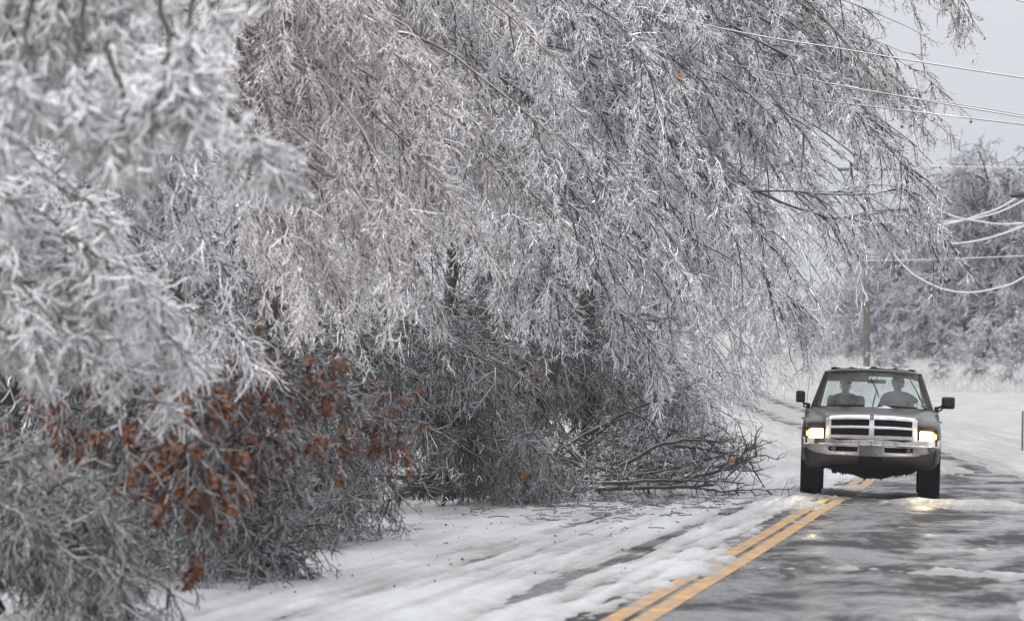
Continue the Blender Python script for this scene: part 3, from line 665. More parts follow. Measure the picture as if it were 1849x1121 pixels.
fallen('long dark log lying level across the snow patch at the left', [(640, 852, 76), (730, 862, 76), (830, 860, 77), (930, 856, 78), (1040, 868, 79), (1120, 872, 80)], .040, .03, 104, n2=12, L2=.5, mat=M_bark2, upb=-.02)
fallen('dark limb lying low under the mossy one', [(1010, 888, 80), (1100, 880, 80), (1200, 880, 80), (1290, 875, 80)], .045, .02, 105, n2=12, L2=.5, mat=M_bark2, broken=0)
fallen('thin limb reaching right onto the road from the pile', [(1180, 876, 80.5), (1240, 868, 80.5), (1290, 850, 80.5), (1330, 847, 80.5), (1365, 851, 80.5)], .022, .008, 106, n2=6, L2=.35, n3=3, n4=0, mat=M_bark2)
fallen('thin dark limb stretched flat on the road toward the truck', [(1250, 880, 81), (1300, 886, 81), (1350, 883, 81), (1400, 884, 81)], .018, .007, 107, n2=7, L2=.35, n3=2, n4=0, mat=M_bark2, upb=0)
fallen('dark upright stick with a raised tip in the middle of the pile', [(1160, 850, 82.5), (1190, 812, 82.5), (1203, 790, 82.5), (1223, 772, 82.5)], .018, .009, 108, n2=6, L2=.4, mat=M_bark2)
fallen('dark stick rising right from the pile, nearest the orange break', [(1130, 862, 81), (1190, 850, 81), (1235, 842, 81), (1272, 828, 81)], .02, .010, 109, n2=6, L2=.35, mat=M_bark2)
fallen('bowed limb arching over the upper part of the pile', [(1110, 796, 83), (1150, 784, 83), (1200, 795, 83), (1240, 812, 83)], .02, .008, 110, n2=8, L2=.4, mat=M_bark)
fallen('slanting limb crossing behind the split stump', [(830, 820, 81), (900, 850, 81), (980, 865, 81), (1080, 850, 82)], .03, .015, 111, n2=10, L2=.5, mat=M_bark)
fallen('iced limb tangled in the brush right of the stump', [(1000, 850, 84), (1080, 830, 84), (1170, 822, 84), (1250, 830, 84)], .03, .012, 112, n2=18, L2=.7, n3=7, n4=4, mat=M_bark, upb=.3)
fallen('iced limb heaped on the snow left of the mossy limb', [(1060, 870, 82), (1120, 850, 82), (1180, 840, 82), (1260, 850, 82)], .028, .012, 113, n2=18, L2=.6, n3=7, n4=4, mat=M_bark, upb=.3)
fallen('bare crooked limb over the snow patch below the russet leaves', [(700, 905, 72), (740, 880, 72), (735, 860, 72), (790, 895, 72), (850, 870, 72)], .018, .01, 114, n2=8, L2=.4, mat=M_bark2, upb=0)
fallen('iced limb heaped over the log between the snow patch and the stump', [(800, 880, 78), (880, 868, 78), (950, 872, 78), (1040, 890, 78)], .024, .01, 115, n2=20, L2=.45, n3=8, n4=4, mat=M_bark, upb=.25)
# separate stick on the snow
p_ = at(1172, 915, 75)
fallen('straight dark stick lying alone on the snow in front of the pile', [(1172, 913, 75.5), (1210, 915.5, 75.2), (1250, 915, 75.2), (1283, 914, 75.5)], .022, .017, 116, n2=2, L2=.12, n3=1, n4=0, L3=.05, mat=M_bark2, grp=None)
# split stump with fresh orange wood
rng = np.random.default_rng(9)
c = at(955, 868, 75.5); gg = gz(c[0], c[1])
rt = thing('split_stump', 'split tree stump showing fresh orange splintered wood', 'stump', (c[0], c[1], gg))
q = np.array([[c[0] + .05, c[1], gg - .1], [c[0] + .03, c[1], gg + .12], [c[0], c[1], at(955, 858, 75.5)[2]]]); u = np.linspace(0, 2, 8)
q = np.stack([np.interp(u, range(3), q[:, k]) for k in range(3)], -1); q[1:, :2] += rng.normal(size=(7, 2)) * .008
b = Bag(); b.add(*tubes(q[None], np.array([.12, .10, .095, .09, .088, .08, .075, .05])[None], 10, 3)); link_mesh('trunk', b.mesh('trunk'), M_bark2, rt, True)
for (dx, dz, x0, l, n_) in ((-.55, 1, -.07, .42, 7), (-.30, 1, -.05, .22, 5), (.10, 1, .07, .26, 7), (-.05, 1, .0, .13, 5), (.9, .5, .08, .22, 4)):
    link_mesh('splinter', shards(q[-1] + np.array([x0, -.03, -.02]), np.array([dx, -.1, dz]), .042, l, n_, rng), M_wood, rt, True)
link_mesh('splinter', shards(q[-3] + np.array([.01, -.085, -.02]), np.array([.1, -.1, -1.0]), .035, .22, 6, rng), M_wood, rt, True)

rng_p = np.random.default_rng(501)
for k in range(22):
    x0 = 1020 + 300 * rng_p.random(); y0 = 800 + 84 * rng_p.random(); an = rng_p.uniform(-.75, .35); ln = 60 + 110 * rng_p.random(); d0 = 80.5 + 4.5 * rng_p.random()
    if rng_p.random() < .4: an = PI - an
    x1 = x0 + ln * math.cos(an); x1 = min(x1, 1370); y1 = min(y0 + ln * math.sin(an), 884); 
    fallen('bare dark broken stick in the tangle of the brush pile', [(x0, y0, d0), ((x0 + x1) / 2, (y0 + y1) / 2 - 6 * rng_p.random(), d0), (x1, y1, d0 + rng_p.uniform(-1, 1))], .020 + .016 * rng_p.random(), .008, 520 + k,
           n2=9, L2=.42, n3=4, n4=2 if k % 2 else 0, mat=M_bark2 if k % 3 else M_bark, upb=.1 * (k % 3), grp='sticks in the brush pile')

for k, (pts, lab) in enumerate((([(1215, 868, 80), (1270, 858, 80), (1330, 838, 80), (1352, 806, 80)], 'dark forked stick curling upward at the road end of the pile'),
                                ([(1120, 840, 80), (1200, 800, 80), (1260, 790, 80), (1300, 800, 80)], 'long dark stick bowed over the right half of the pile'),
                                ([(1090, 872, 79.5), (1180, 868, 79.5), (1260, 866, 79.5), (1345, 872, 79.5)], 'straight dark limb lying along the foot of the pile'))):
    fallen(lab, pts, .030, .010, 601 + k, n2=10, L2=.45, n3=4, n4=0, mat=M_bark2, upb=.12)
# fine litter on the snow
rng = np.random.default_rng(77); bb = Bag(); n = 520
px = rng.normal(1090, 170, n); dd = 82 - 13 * np.abs(rng.normal(size=n)) * .6; PX = (px - CX) * dd / F
keep = (PX < xc(dd) - .9) & (PX > xc(dd) - 4.6); PX = PX[keep]; dd = dd[keep]; n = len(PX)
PZ = np.array([surf_z(a, b_) for a, b_ in zip(PX, dd)]) + .008
a = rng.random(n) * 2 * PI; D = np.stack([np.cos(a), np.sin(a), 0 * a], -1)
pp = grow(np.stack([PX, dd, PZ], -1), D, .08 + .35 * rng.random(n) ** 2, 4, rng, .15, 0); pp[..., 2] = PZ[:, None] + .006 + .02 * rng.random((n, 5))
bb.add(*tubes(pp, (.003 + .005 * rng.random(n))[:, None] * np.ones((1, 5)), 4, 1))
tag(link_mesh('twig_litter', bb.mesh('twig_litter'), M_bark2), 'small broken twigs scattered over the snowy road edge', 'twigs', kind='stuff')
n = 160; dd = 44 + 40 * rng.random(n); PX = xc(dd) - 4.3 + 3.6 * rng.random(n) ** 2.2
PZ = np.array([surf_z(a, b_) for a, b_ in zip(PX, dd)]) + .01
tag(link_mesh('leaf_litter', leaf_mesh(np.stack([PX, dd, PZ], -1), rng.normal(size=(n, 3)) * np.array([2, 2, 0]) + np.array([0, 0, .7]), .035, rng), M_leaf), 'fallen brown leaves dotted on the snow along the brush', 'leaves', kind='stuff')

# ================================================================== beyond: verge grass, far wood
def grass_patch(name, label, n, fx, fy, hgt, rad, mat, seed, spread=.35):
    rng = np.random.default_rng(seed); x = fx[0] + (fx[1] - fx[0]) * rng.random(n); y = fy[0] + (fy[1] - fy[0]) * rng.random(n)
    cl = noise2(x, y, 2.5, seed, 3); k = (cl > .42) & ((x - xc(y) < -3.75) | (y > 150)); x, y = x[k], y[k]; n = len(x)
    P = np.stack([x, y, ground_z(x, y)], -1); D = norm(np.array([0, 0, 1.]) + rng.normal(size=(n, 3)) * spread)
    pp = grow(P, D, hgt * (.4 + .9 * rng.random(n)), 3, rng, .12, .05)
    bb = Bag(); bb.add(*tubes(pp, rad * np.ones((n, 1)) * np.array([1, .9, .7, .3]), 3, seed))
    tag(link_mesh(name, bb.mesh(name), mat), label, 'grass', kind='stuff')
M_dry = icy('frosted_dry_grass', ice=(.70, .69, .69), bark=(.40, .35, .31), cover=.80, metal=0)
grass_patch('frosted_grass', 'tall frosted tan grass along the foot of the far wood', 42000, (4, 32), (204, 252), .28, .012, M_dry, 3)
grass_patch('verge_weeds', 'frosted weeds at the edge of the brush beside the snow', 22000, (-5, 1.6), (42, 90), .13, .004, M_dry, 4)

far_spec = [(1655, 262, 330, .9, 5), (1700, 250, 300, 1, 6), (1745, 258, 262, 1, 7), (1790, 248, 232, 1, 8), (1840, 255, 250, 1, 9), (1880, 246, 330, 1, 10),
            (1600, 275, 400, .9, 11), (1625, 262, 370, .8, 12), (1560, 280, 455, .7, 13), (1510, 285, 500, .7, 14), (1720, 280, 330, 1, 15), (1815, 275, 290, 1, 16), (1670, 285, 350, 1, 18), (1900, 262, 280, 1, 19),
            (1465, 290, 540, .7, 20), (1585, 258, 480, .7, 21), (1540, 262, 530, .7, 22), (1765, 262, 320, 1, 23)]
protos = []
M_far = icy('hazed_iced_wood', ice=(.60, .61, .66), bark=(.20, .20, .225), cover=.55, metal=0, gloss=.5)  # bark paled and ice greyed: distance haze painted into the colours
M_far2 = icy('hazed_frosted_bush', ice=(.74, .75, .78), bark=(.34, .33, .33), cover=.75, metal=0, gloss=.5)  # frosted bush, its bark also lightened to paint in distance haze
def far_tree(seed, Ht, mats, n=46, spread=.42, name='far_tree', tw=.018):
    rng = np.random.default_rng(seed)
    root = thing(name, '', 'tree', (0, 0, 0))
    tz = np.linspace(-.3, Ht * .62, 10); tp = np.stack([np.cumsum(rng.normal(size=10) * .08), np.cumsum(rng.normal(size=10) * .08), tz], -1)
    b = Bag(); b.add(*tubes(tp[None], np.linspace(.2, .07, 10)[None] * Ht / 9, 8, seed))
    h = .12 + .88 * rng.random(n); i = h * 9; i0 = np.clip(i.astype(int), 0, 8); f = (i - i0)[:, None]
    P0 = tp[i0] * (1 - f) + tp[i0 + 1] * f; a = rng.random(n) * 2 * PI
    D = np.stack([np.cos(a), np.sin(a), .2 + 1.0 * h], -1)
    lp = grow(P0, D, Ht * spread * (.55 + .6 * rng.random(n)) * (1.15 - .45 * h), 9, rng, .12, .09)
    b.add(*tubes(lp, (.05 * Ht / 9 * np.ones((n, 1))) * np.linspace(1, .3, 10), 4, seed)); link_mesh('trunk', b.mesh('trunk'), mats[0], root)
    br, tw_, p3 = twigset(lp, rng, 9, 8, 3, Ht * .11, Ht * .055, Ht * .026, .022, tw, tw * .85, droop2=.16, t0=.12)
    crown(br, tw_, (mats[0], mats[0], mats[1]), root, False)
    return root
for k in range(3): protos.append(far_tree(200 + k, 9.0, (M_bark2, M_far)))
def dup(root, loc, rz, sc, label, group):
    r = root.copy(); COL.objects.link(r); r.location = loc; r.rotation_euler = (0, 0, rz); r.scale = (sc, sc, sc); r['label'] = label
    if group: r['group'] = group
    for ch in list(root.children):
        c = ch.copy(); COL.objects.link(c); c.parent = r
    return r
used = set()
def place_proto(plist, j, x, y, Hwant, Hp, rz, label, group):
    k = j % len(plist); sc = Hwant / Hp; loc = (x, y, gz(x, y))
    if (id(plist), k) not in used:
        used.add((id(plist), k)); p = plist[k]; p.location = loc; p.rotation_euler = (0, 0, rz); p.scale = (sc,) * 3; p['label'] = label; p['group'] = group; return p
    return dup(plist[k], loc, rz, sc, label, group)
for j, (px, d, topy, dens, sd) in enumerate(far_spec):
    x = (px - CX) * d / F; z0 = gz(x, d); top = CZ + (HY - topy) * d / F
    lab = 'tallest blurred grey tree of the far wood, under the overhead wires' if px == 1790 else 'blurred grey iced tree in the far wood beyond the field'
    grp = 'far wood beyond the field'
    if px == 1790: lab = 'tallest blurred grey tree of the far wood, right of the pickup below the three wires'
    place_proto(protos, j, x, d, max(3.0, (top - z0)) * 1.14, 8.6, sd * 1.7, lab, grp)
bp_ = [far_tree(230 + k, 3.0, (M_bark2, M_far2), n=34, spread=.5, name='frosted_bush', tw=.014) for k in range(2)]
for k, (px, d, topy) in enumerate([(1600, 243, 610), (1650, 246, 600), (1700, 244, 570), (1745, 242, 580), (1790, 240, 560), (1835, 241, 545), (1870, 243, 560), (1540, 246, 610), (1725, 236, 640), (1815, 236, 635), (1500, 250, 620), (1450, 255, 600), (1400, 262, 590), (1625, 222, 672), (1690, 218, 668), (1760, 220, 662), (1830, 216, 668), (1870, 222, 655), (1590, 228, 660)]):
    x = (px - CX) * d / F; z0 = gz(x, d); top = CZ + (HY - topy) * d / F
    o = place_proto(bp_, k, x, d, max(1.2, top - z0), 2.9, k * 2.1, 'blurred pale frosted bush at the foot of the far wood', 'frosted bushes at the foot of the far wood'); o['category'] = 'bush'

# ================================================================== pole, wires, street lamp
M_pole = pbr('weathered_pole', (.12, .105, .10), .7, var=.4, vscale=4)
x = (1565 - CX) * 232 / F
rt = thing('utility_pole', 'weathered wooden utility pole standing beyond the road behind the pickup truck', 'utility pole', (x, 232, gz(x, 232)))
b = Bag(); b.add(*tubes(np.array([[[x, 232, gz(x, 232) - .3], [x, 232, 5], [x, 232, 11.0]]]), np.array([[.15, .14, .11]]), 10, 1)); link_mesh('pole', b.mesh('pole'), M_pole, rt, True)
b = Bag(); b.add(*tubes(np.array([[[x - 1.2, 231.8, 10.3], [x, 231.8, 10.32], [x + 1.2, 231.8, 10.3]]]), np.full((1, 3), .07), 4, 1)); link_mesh('crossarm', b.mesh('crossarm'), M_pole, rt, True)
M_wire = icy('glazed_wire', ice=(.85, .86, .88), bark=(.035, .035, .04), cover=.42, soft=.35, rnd=.3)
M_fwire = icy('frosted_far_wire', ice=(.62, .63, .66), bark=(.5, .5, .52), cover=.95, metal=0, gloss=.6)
def wire(label, pts, r, mat, grp):
    p = np.array([at(*q) for q in pts]); n = len(pts); t = np.linspace(0, n - 1, 60)
    # Catmull-Rom through the points
    i = np.clip(t.astype(int), 0, n - 2); f = (t - i)[:, None]
    g = lambda k: p[np.clip(k, 0, n - 1)]
    a, b_, c_, d_ = g(i - 1), g(i), g(i + 1), g(i + 2)
    q = .5 * ((2 * b_) + (-a + c_) * f + (2 * a - 5 * b_ + 4 * c_ - d_) * f ** 2 + (-a + 3 * b_ - 3 * c_ + d_) * f ** 3)
    bb = Bag(); bb.add(*tubes(q[None], np.full((1, 60), r), 8, 2))
    tag(link_mesh('overhead_wire', bb.mesh('overhead_wire'), mat), label, 'wire', grp)
ng = 'wires crossing above the road'
wire('uppermost glazed wire slanting down right from the treetop to the frame edge', [(700, -110, 84), (1235, 36, 77), (1540, 92, 74.5), (1849, 141, 72), (2300, 205, 69)]  , .0095, M_wire, ng)
wire('middle glazed wire meeting the right edge above the lowest one, upper of a close pair', [(900, 30, 94), (1240, 100, 83), (1520, 155, 78), (1849, 212, 75), (2300, 285, 70)]  , .0095, M_wire, ng)
wire('middle glazed wire drawn tight under its close pair', [(900, 36, 96.3), (1240, 104, 86.3), (1520, 158, 81.3), (1700, 184, 79), (1849, 208, 77.3), (2300, 290, 70.3)], .008, M_wire, ng)
wire('lowest glazed wire of those crossing the sky at the right', [(900, 110, 95), (1300, 160, 84), (1600, 196, 79.5), (1849, 225, 78), (2300, 275, 72)]  , .0095, M_wire, ng)
wire('short glazed wire just touching the top right corner of the sky', [(1700, -60, 84), (1849, 4, 82), (2100, 40, 80)]  , .0095, M_wire, ng)
fg = 'frosted wires sagging before the far wood'
for lab, pts in (('faint level frosted wire highest before the far wood', [(1500, 296, 150), (1720, 301, 150), (1849, 302, 150), (2100, 300, 150)]),
                 ('frosted wire sagging then levelling under the street lamp', [(1560, 270, 150), (1690, 375, 150), (1770, 400, 150), (1849, 403, 150), (2000, 380, 150)]),
                 ('frosted wire rising right toward the street lamp head', [(1560, 400, 152), (1690, 406, 152), (1770, 388, 152), (1835, 358, 152), (1990, 250, 152)]),
                 ('second frosted wire rising right close under the first', [(1600, 385, 155), (1700, 400, 155), (1780, 390, 155), (1849, 362, 155), (1990, 280, 155)]),
                 ('frosted wire curving up to the right edge beneath the lamp wires', [(1560, 380, 148), (1660, 425, 148), (1735, 439, 148), (1849, 408, 148), (2000, 330, 148)]),
                 ('straight faint frosted wire crossing low before the far wood', [(1500, 468, 170), (1620, 470, 170), (1849, 462, 170), (2100, 452, 170)]),
                 ('lowest frosted wire with the deepest sag', [(1560, 380, 145), (1630, 478, 145), (1690, 517, 145), (1745, 528, 145), (1800, 520, 145), (1849, 500, 145), (2000, 400, 145)])):
    wire(lab, pts, .024 if 'straight' not in lab and 'level frosted wire highest' not in lab else .014, M_fwire, fg)
# street lamp
c = at(1833, 352, 120); bx = c[0] + 2.6; gb = gz(bx, 120)
rt = thing('street_lamp', 'dark cobra head street lamp reaching in from the right edge', 'street lamp', (bx, 120, gb))
M_lampm = pbr('lamp_metal', (.05, .055, .06), .45, metal=.6)
b = Bag(); b.add(*tubes(np.array([[[bx, 120, gb - .2], [bx, 120, 3], [bx, 120, c[2] + .1]]]), np.array([[.11, .09, .07]]), 10, 1)); link_mesh('pole', b.mesh('pole'), M_lampm, rt, True)
b = Bag(); b.add(*tubes(np.array([[[bx, 120, c[2] - .35], [bx - .8, 120, c[2] - .05], [bx - 1.6, 120, c[2] + .03], [c[0] + .3, 120, c[2]]]]), np.array([[.035, .03, .03, .03]]), 8, 1)); link_mesh('arm', b.mesh('arm'), M_lampm, rt, True)
hp = np.array([[[c[0] - .12, 120, c[2] - .01], [c[0] - .06, 120, c[2] - .01], [c[0] + .1, 120, c[2]], [c[0] + .3, 120, c[2] + .01], [c[0] + .45, 120, c[2] + .01]]])
b = Bag(); b.add(*tubes(hp, np.array([[.01, .055, .07, .055, .03]]), 12, 1)); link_mesh('lamp_head', b.mesh('lamp_head'), M_lampm, rt, True)
# marker stake at the right edge of the field
c = at(1846, 790, 125); gg = gz(c[0], 125)
rt = thing('marker_stake', 'thin grey roadside stake at the right edge of the field', 'stake', (c[0], 125, gg))
b = Bag(); b.add(*tubes(np.array([[[c[0], 125, gg - .1], [c[0], 125, gg + .4], [c[0] + .01, 125, at(0, 742, 125)[2]]]]), np.full((1, 3), .022), 6, 1)); link_mesh('post', b.mesh('post'), M_pole, rt, True)
# ================================================================== pickup truck (local frame: x right in the picture, y away from the camera, z up)
TD = 81.3
tx = (1570 - CX) * TD / F
TR = thing('pickup_truck', 'dark brown pickup truck with lit headlights and chrome grille driving on the icy road', 'pickup truck', (tx, TD, float(road_z(tx, TD)) + .012), 0)
TR.rotation_euler = (0, R(1.75), R(-3.6))
M_paint = pbr('brown_paint', (.008, .006, .0055), .28, metal=0, coat=.12, spec=.16, var=.5, vscale=2.2, col2=(.030, .019, .013), bump=.03, bscale=25)
M_chrome = pbr('dirty_chrome', (.72, .71, .70), .16, metal=1.0, var=.5, vscale=7, col2=(.46, .42, .38), bump=.05, bscale=14)
M_silver = pbr('grille_chrome', (.78, .78, .79), .26, metal=.9, var=.25, vscale=9, bump=.02)
M_val = pbr('dirty_lower_panel', (.045, .034, .027), .6, var=.5, vscale=5, col2=(.02, .017, .015))
M_blk = pbr('black_plastic', (.007, .007, .008), .5, spec=.3)
M_rub = pbr('tyre_rubber', (.004, .004, .0045), .85, spec=.15, bump=.3, bscale=40)
M_under = pbr('dirty_underbody', (.003, .003, .0035), .8, spec=.1, var=.6, vscale=9)
M_rim = pbr('steel_rim', (.35, .35, .36), .35, metal=.9)
M_ice = pbr('road_ice', (.72, .74, .77), .25, var=.2, vscale=20)
M_cloth = pbr('grey_seat_cloth', (.20, .20, .20), .9)
M_dash = pbr('dashboard_plastic', (.10, .10, .10), .7)

def bmobj(name, bm, mat, parent, smooth=True, bevel=0, recalc=True):
    if recalc: bmesh.ops.recalc_face_normals(bm, faces=bm.faces)
    me = bpy.data.meshes.new(name); bm.to_mesh(me); bm.free()
    for p in me.polygons: p.use_smooth = smooth
    o = link_mesh(name, me, mat, parent)
    if bevel:
        md = o.modifiers.new('bevel', 'BEVEL'); md.width = bevel; md.segments = 3; md.limit_method = 'ANGLE'; md.angle_limit = R(35)
    return o
def flat(o, ang=40):
    me = o.data
    try: me.set_sharp_from_angle(angle=R(ang))
    except Exception: pass
    return o
def loft(secs, closed=False, caps=False):
    bm = bmesh.new(); rows = [[bm.verts.new(p) for p in s] for s in secs]; n = len(rows[0])
    for a, b_ in zip(rows[:-1], rows[1:]):
        for i in range(n if closed else n - 1):
            j = (i + 1) % n
            try: bm.faces.new((a[i], a[j], b_[j], b_[i]))
            except Exception: pass
    if caps:
        for r_ in (rows[0], rows[-1]):
            try: bm.faces.new(r_)
            except Exception: pass
    return bm
def rbox(name, c, s, mat, parent, bev=.01, rot=None, smooth=True):
    bm = bmesh.new(); bmesh.ops.create_cube(bm, size=1)
    bmesh.ops.scale(bm, vec=s, verts=bm.verts)
    if rot: bmesh.ops.rotate(bm, cent=(0, 0, 0), matrix=Matrix.Rotation(rot[0], 3, rot[1]), verts=bm.verts)
    bmesh.ops.translate(bm, vec=c, verts=bm.verts)
    o = bmobj(name, bm, mat, parent, smooth, bev); flat(o, 50); return o
def rod(name, pts, r, mat, parent, s=8):
    p = np.array(pts, float)[None]; rr_ = np.array(r if hasattr(r, '__len__') else [r] * len(pts))[None]
    V, Q = tubes(p, rr_, s, 1); return link_mesh(name, np_mesh(name, V, Q), mat, parent)

# --- body: lower sides, fenders, hood as one lofted skin
Y = [0, .12, .30, .6, 1.0, 1.45, 1.6]
T_hw = lambda y: np.interp(y, [0, .06, .18, .45, .9, 2.5, 5.3], [.925, .955, .98, 1.0, 1.005, 1.005, .985])   # half width at the bulge
def arch_z(y, base):
    z = base
    for yc in (.78, 4.3):
        if abs(y - yc) < .47: z = max(z, .38 + math.sqrt(.47 ** 2 - (y - yc) ** 2))
    return z
ys_ = sorted(set([0, .03, .08, .16, .25] + [.31 + .06 * i for i in range(17)] + [1.3, 1.5, 1.62, 2.0, 2.6, 3.2, 3.6] + [3.83 + .0588 * i for i in range(17)] + [4.9, 5.3]))
hood_c = lambda y: np.interp(y, [0, .04, .3, .9, 1.55], [1.155, 1.18, 1.215, 1.265, 1.285])
hood_w = lambda y: np.interp(y, [0, .3, .9, 1.55], [.635, .68, .78, .885])
secs = []
for y in ys_:
    w = float(T_hw(y)); zb = arch_z(y, .50)
    z1 = max(.60, zb + .004); z2 = max(.86, zb + .008)
    if y <= 1.62:
        sh_o = float(np.interp(y, [0, .05, .3, .9, 1.6], [1.0, 1.03, 1.09, 1.15, 1.20]))      # outer shoulder
        sh_i = float(np.interp(y, [0, .05, .3, .9, 1.6], [1.03, 1.055, 1.12, 1.18, 1.235]))
        hw = float(hood_w(y)); hc = float(hood_c(y)); he = hc - float(np.interp(y, [0, .3, 1.0, 1.6], [.045, .04, .03, .02]))
        half = [(w - .02, zb), (w, z1), (w + .004, z2), (w - .006, min(.98, sh_o - .02)), (w - .035, sh_o - .005), (w - .085, sh_o + .012), (hw + .10, sh_i - .006), (hw + .035, sh_i + .006), (hw + .008, he - .018), (hw - .025, he),
                (hw * .75, he + (hc - he) * .55), (hw * .45, hc - .006), (hw * .2, hc - .004), (0, hc)]
    else:
        top = 1.24
        half = [(w - .02, zb), (w, z1), (w + .004, z2), (w - .004, 1.0), (w - .03, 1.17), (w - .06, top - .012), (w - .10, top), (w - .12, top), (w - .13, top - .03), (w - .135, 1.1), (w - .14, 1.0), (w - .145, .9), (w - .15, .8), (w - .155, .7)]
    if y > 1.62: pass
    secs.append((y, half))
fr = [[(x, y, z) for x, z in h] for y, h in secs if y <= 1.62]
bk = [[(x, y, z) for x, z in h] for y, h in secs if y >= 1.62]
# first door section uses the side profile, so butt it to the fender
h0 = fr[-1]
bm = bmesh.new()
def addloft(bm, rows):
    rv = [[bm.verts.new(p) for p in r_] for r_ in rows]
    for a, b_ in zip(rv[:-1], rv[1:]):
        for i in range(len(a) - 1): bm.faces.new((a[i], a[i + 1], b_[i + 1], b_[i]))
    return rv
for sgn in (1, -1):
    rv = addloft(bm, [[(sgn * x, y, z) for x, y, z in r_] for r_ in fr])
    # front face of the fender, down to the bumper line
    a = rv[0]; bot = [bm.verts.new((v.co.x, 0.0, .80)) for v in a[2:]]
    a2 = a[2:]
    for i in range(len(a2) - 1):
        if a2[i].co.z > .81 and a2[i + 1].co.z > .81:
            bm.faces.new((a2[i], a2[i + 1], bot[i + 1], bot[i]))
    addloft(bm, [[(sgn * x, y + (0.004 if k == 0 else 0), z) for x, y, z in r_] for k, r_ in enumerate(bk)])
    # tailgate
bmesh.ops.remove_doubles(bm, verts=bm.verts, dist=.0006)
body = bmobj('body', bm, M_paint, TR); flat(body, 38)
sub = None
rbox('tailgate', (0, 5.27, .95), (1.68, .05, .60), M_paint, TR, .015)
rbox('bed_floor', (0, 4.4, .74), (1.66, 1.75, .04), M_blk, TR, .005)
rbox('bed_front_wall', (0, 3.56, .97), (1.70, .05, .52), M_paint, TR, .01)
rbox('cab_floor', (0, 2.55, .55), (1.66, 1.95, .05), M_blk, TR, .005)
rbox('firewall', (0, 1.58, .88), (1.66, .05, .66), M_blk, TR, .005)
# hood cut line between hood and fender
for s in (-1, 1):
    rod('hood_seam', [(s * (float(hood_w(y)) + .022), y, float(np.interp(y, [0, .05, .3, .9, 1.6], [1.03, 1.055, 1.12, 1.18, 1.235])) + .012) for y in (.05, .3, .6, .9, 1.2, 1.5)], .004, M_blk, TR, 5)
# cowl
rbox('cowl', (0, 1.575, 1.268), (1.62, .10, .02), M_blk, TR, .006)

# --- cab
BF = lambda s: Vector((s * .835, 1.52, 1.262)); TF = lambda s: Vector((s * .665, 2.12, 1.735))
TB = lambda s: Vector((s * .675, 3.22, 1.745)); BB = lambda s: Vector((s * .83, 3.50, 1.245))
def prism(bm, a, b_, wa, wb, da, db):
    """bar a->b, wa/wb width vectors, da/db depth vectors"""
    v = []
    for p, w_, d_ in ((a, wa, da), (b_, wb, db)):
        for k in ((-1, -1), (1, -1), (1, 1), (-1, 1)): v.append(bm.verts.new(p + w_ * (k[0] * .5) + d_ * (k[1] * .5)))
    for f in ((0, 1, 2, 3), (7, 6, 5, 4), (0, 4, 5, 1), (1, 5, 6, 2), (2, 6, 7, 3), (3, 7, 4, 0)): bm.faces.new([v[i] for i in f])
for s in (1, -1):
    bm = bmesh.new(); prism(bm, BF(s) + Vector((s * .005, .02, -.02)), TF(s) + Vector((s * .01, .02, .01)), Vector((.105, 0, 0)), Vector((.070, 0, 0)), Vector((0, .10, 0)), Vector((0, .10, 0))); flat(bmobj('cab_pillar', bm, M_paint, TR, True, .012), 50)
    bm = bmesh.new(); prism(bm, Vector((s * .90, 2.78, 1.22)), Vector((s * .705, 2.76, 1.76)), Vector((.04, 0, 0)), Vector((.04, 0, 0)), Vector((0, .09, 0)), Vector((0, .09, 0))); flat(bmobj('cab_pillar', bm, M_paint, TR, True, .012), 50)
    bm = bmesh.new(); prism(bm, BB(s) + Vector((s * .01, -.05, -.02)), TB(s) + Vector((s * .01, -.04, .02)), Vector((.13, 0, 0)), Vector((.08, 0, 0)), Vector((0, .16, 0)), Vector((0, .14, 0))); flat(bmobj('cab_pillar', bm, M_paint, TR, True, .012), 50)
    bm = bmesh.new(); prism(bm, TF(s) + Vector((s * .018, .02, .02)), TB(s) + Vector((s * .018, 0, .02)), Vector((.06, 0, 0)), Vector((.06, 0, 0)), Vector((0, 0, .06)), Vector((0, 0, .06))); flat(bmobj('cab_pillar', bm, M_paint, TR, True, .012), 50)
# roof: crowned panel
rows = []
for y, zo, wf in ((2.075, -.105, .955), (2.085, -.07, .97), (2.12, -.03, .985), (2.22, 0, 1), (2.7, .012, 1.01), (3.1, 0, 1.0), (3.24, -.03, .99), (3.275, -.075, .97)):
    row = []
    for x in (-.715, -.705, -.68, -.62, -.5, -.3, 0, .3, .5, .62, .68, .705, .715):
        e_ = abs(x) / .715; z = 1.838 - .028 * e_ ** 2 - .055 * e_ ** 12 - (.03 if abs(x) > .71 else 0)
        row.append((x * wf, y, z + zo))
    rows.append(row)
o = bmobj('roof', loft(rows), M_paint, TR)
md = o.modifiers.new('thick', 'SOLIDIFY'); md.thickness = .02; md.offset = -1
# thin snow and ice lumps on the roof front
rng = np.random.default_rng(3); bb = Bag(); n = 90; x = -.62 + 1.24 * rng.random(n)
for i in range(n):
    bmx = None
xs_ = np.linspace(-.62, .62, 70); yy_ = np.linspace(2.35, 3.1, 8)
X_, Y_ = np.meshgrid(xs_, yy_); hh = noise2(X_ + 3, Y_, .16, 8, 4); Z_ = 1.838 - .028 * (X_ / .715) ** 2 + .012 + np.clip((hh - .42) * .085, -.03, .02)
V = np.stack([X_, Y_, Z_], -1).reshape(-1, 3); i = np.arange(69)[None] + (np.arange(7) * 70)[:, None]
link_mesh('roof_snow', np_mesh('roof_snow', V, np.stack([i, i + 1, i + 71, i + 70], -1).reshape(-1, 4)), M_ice, TR)

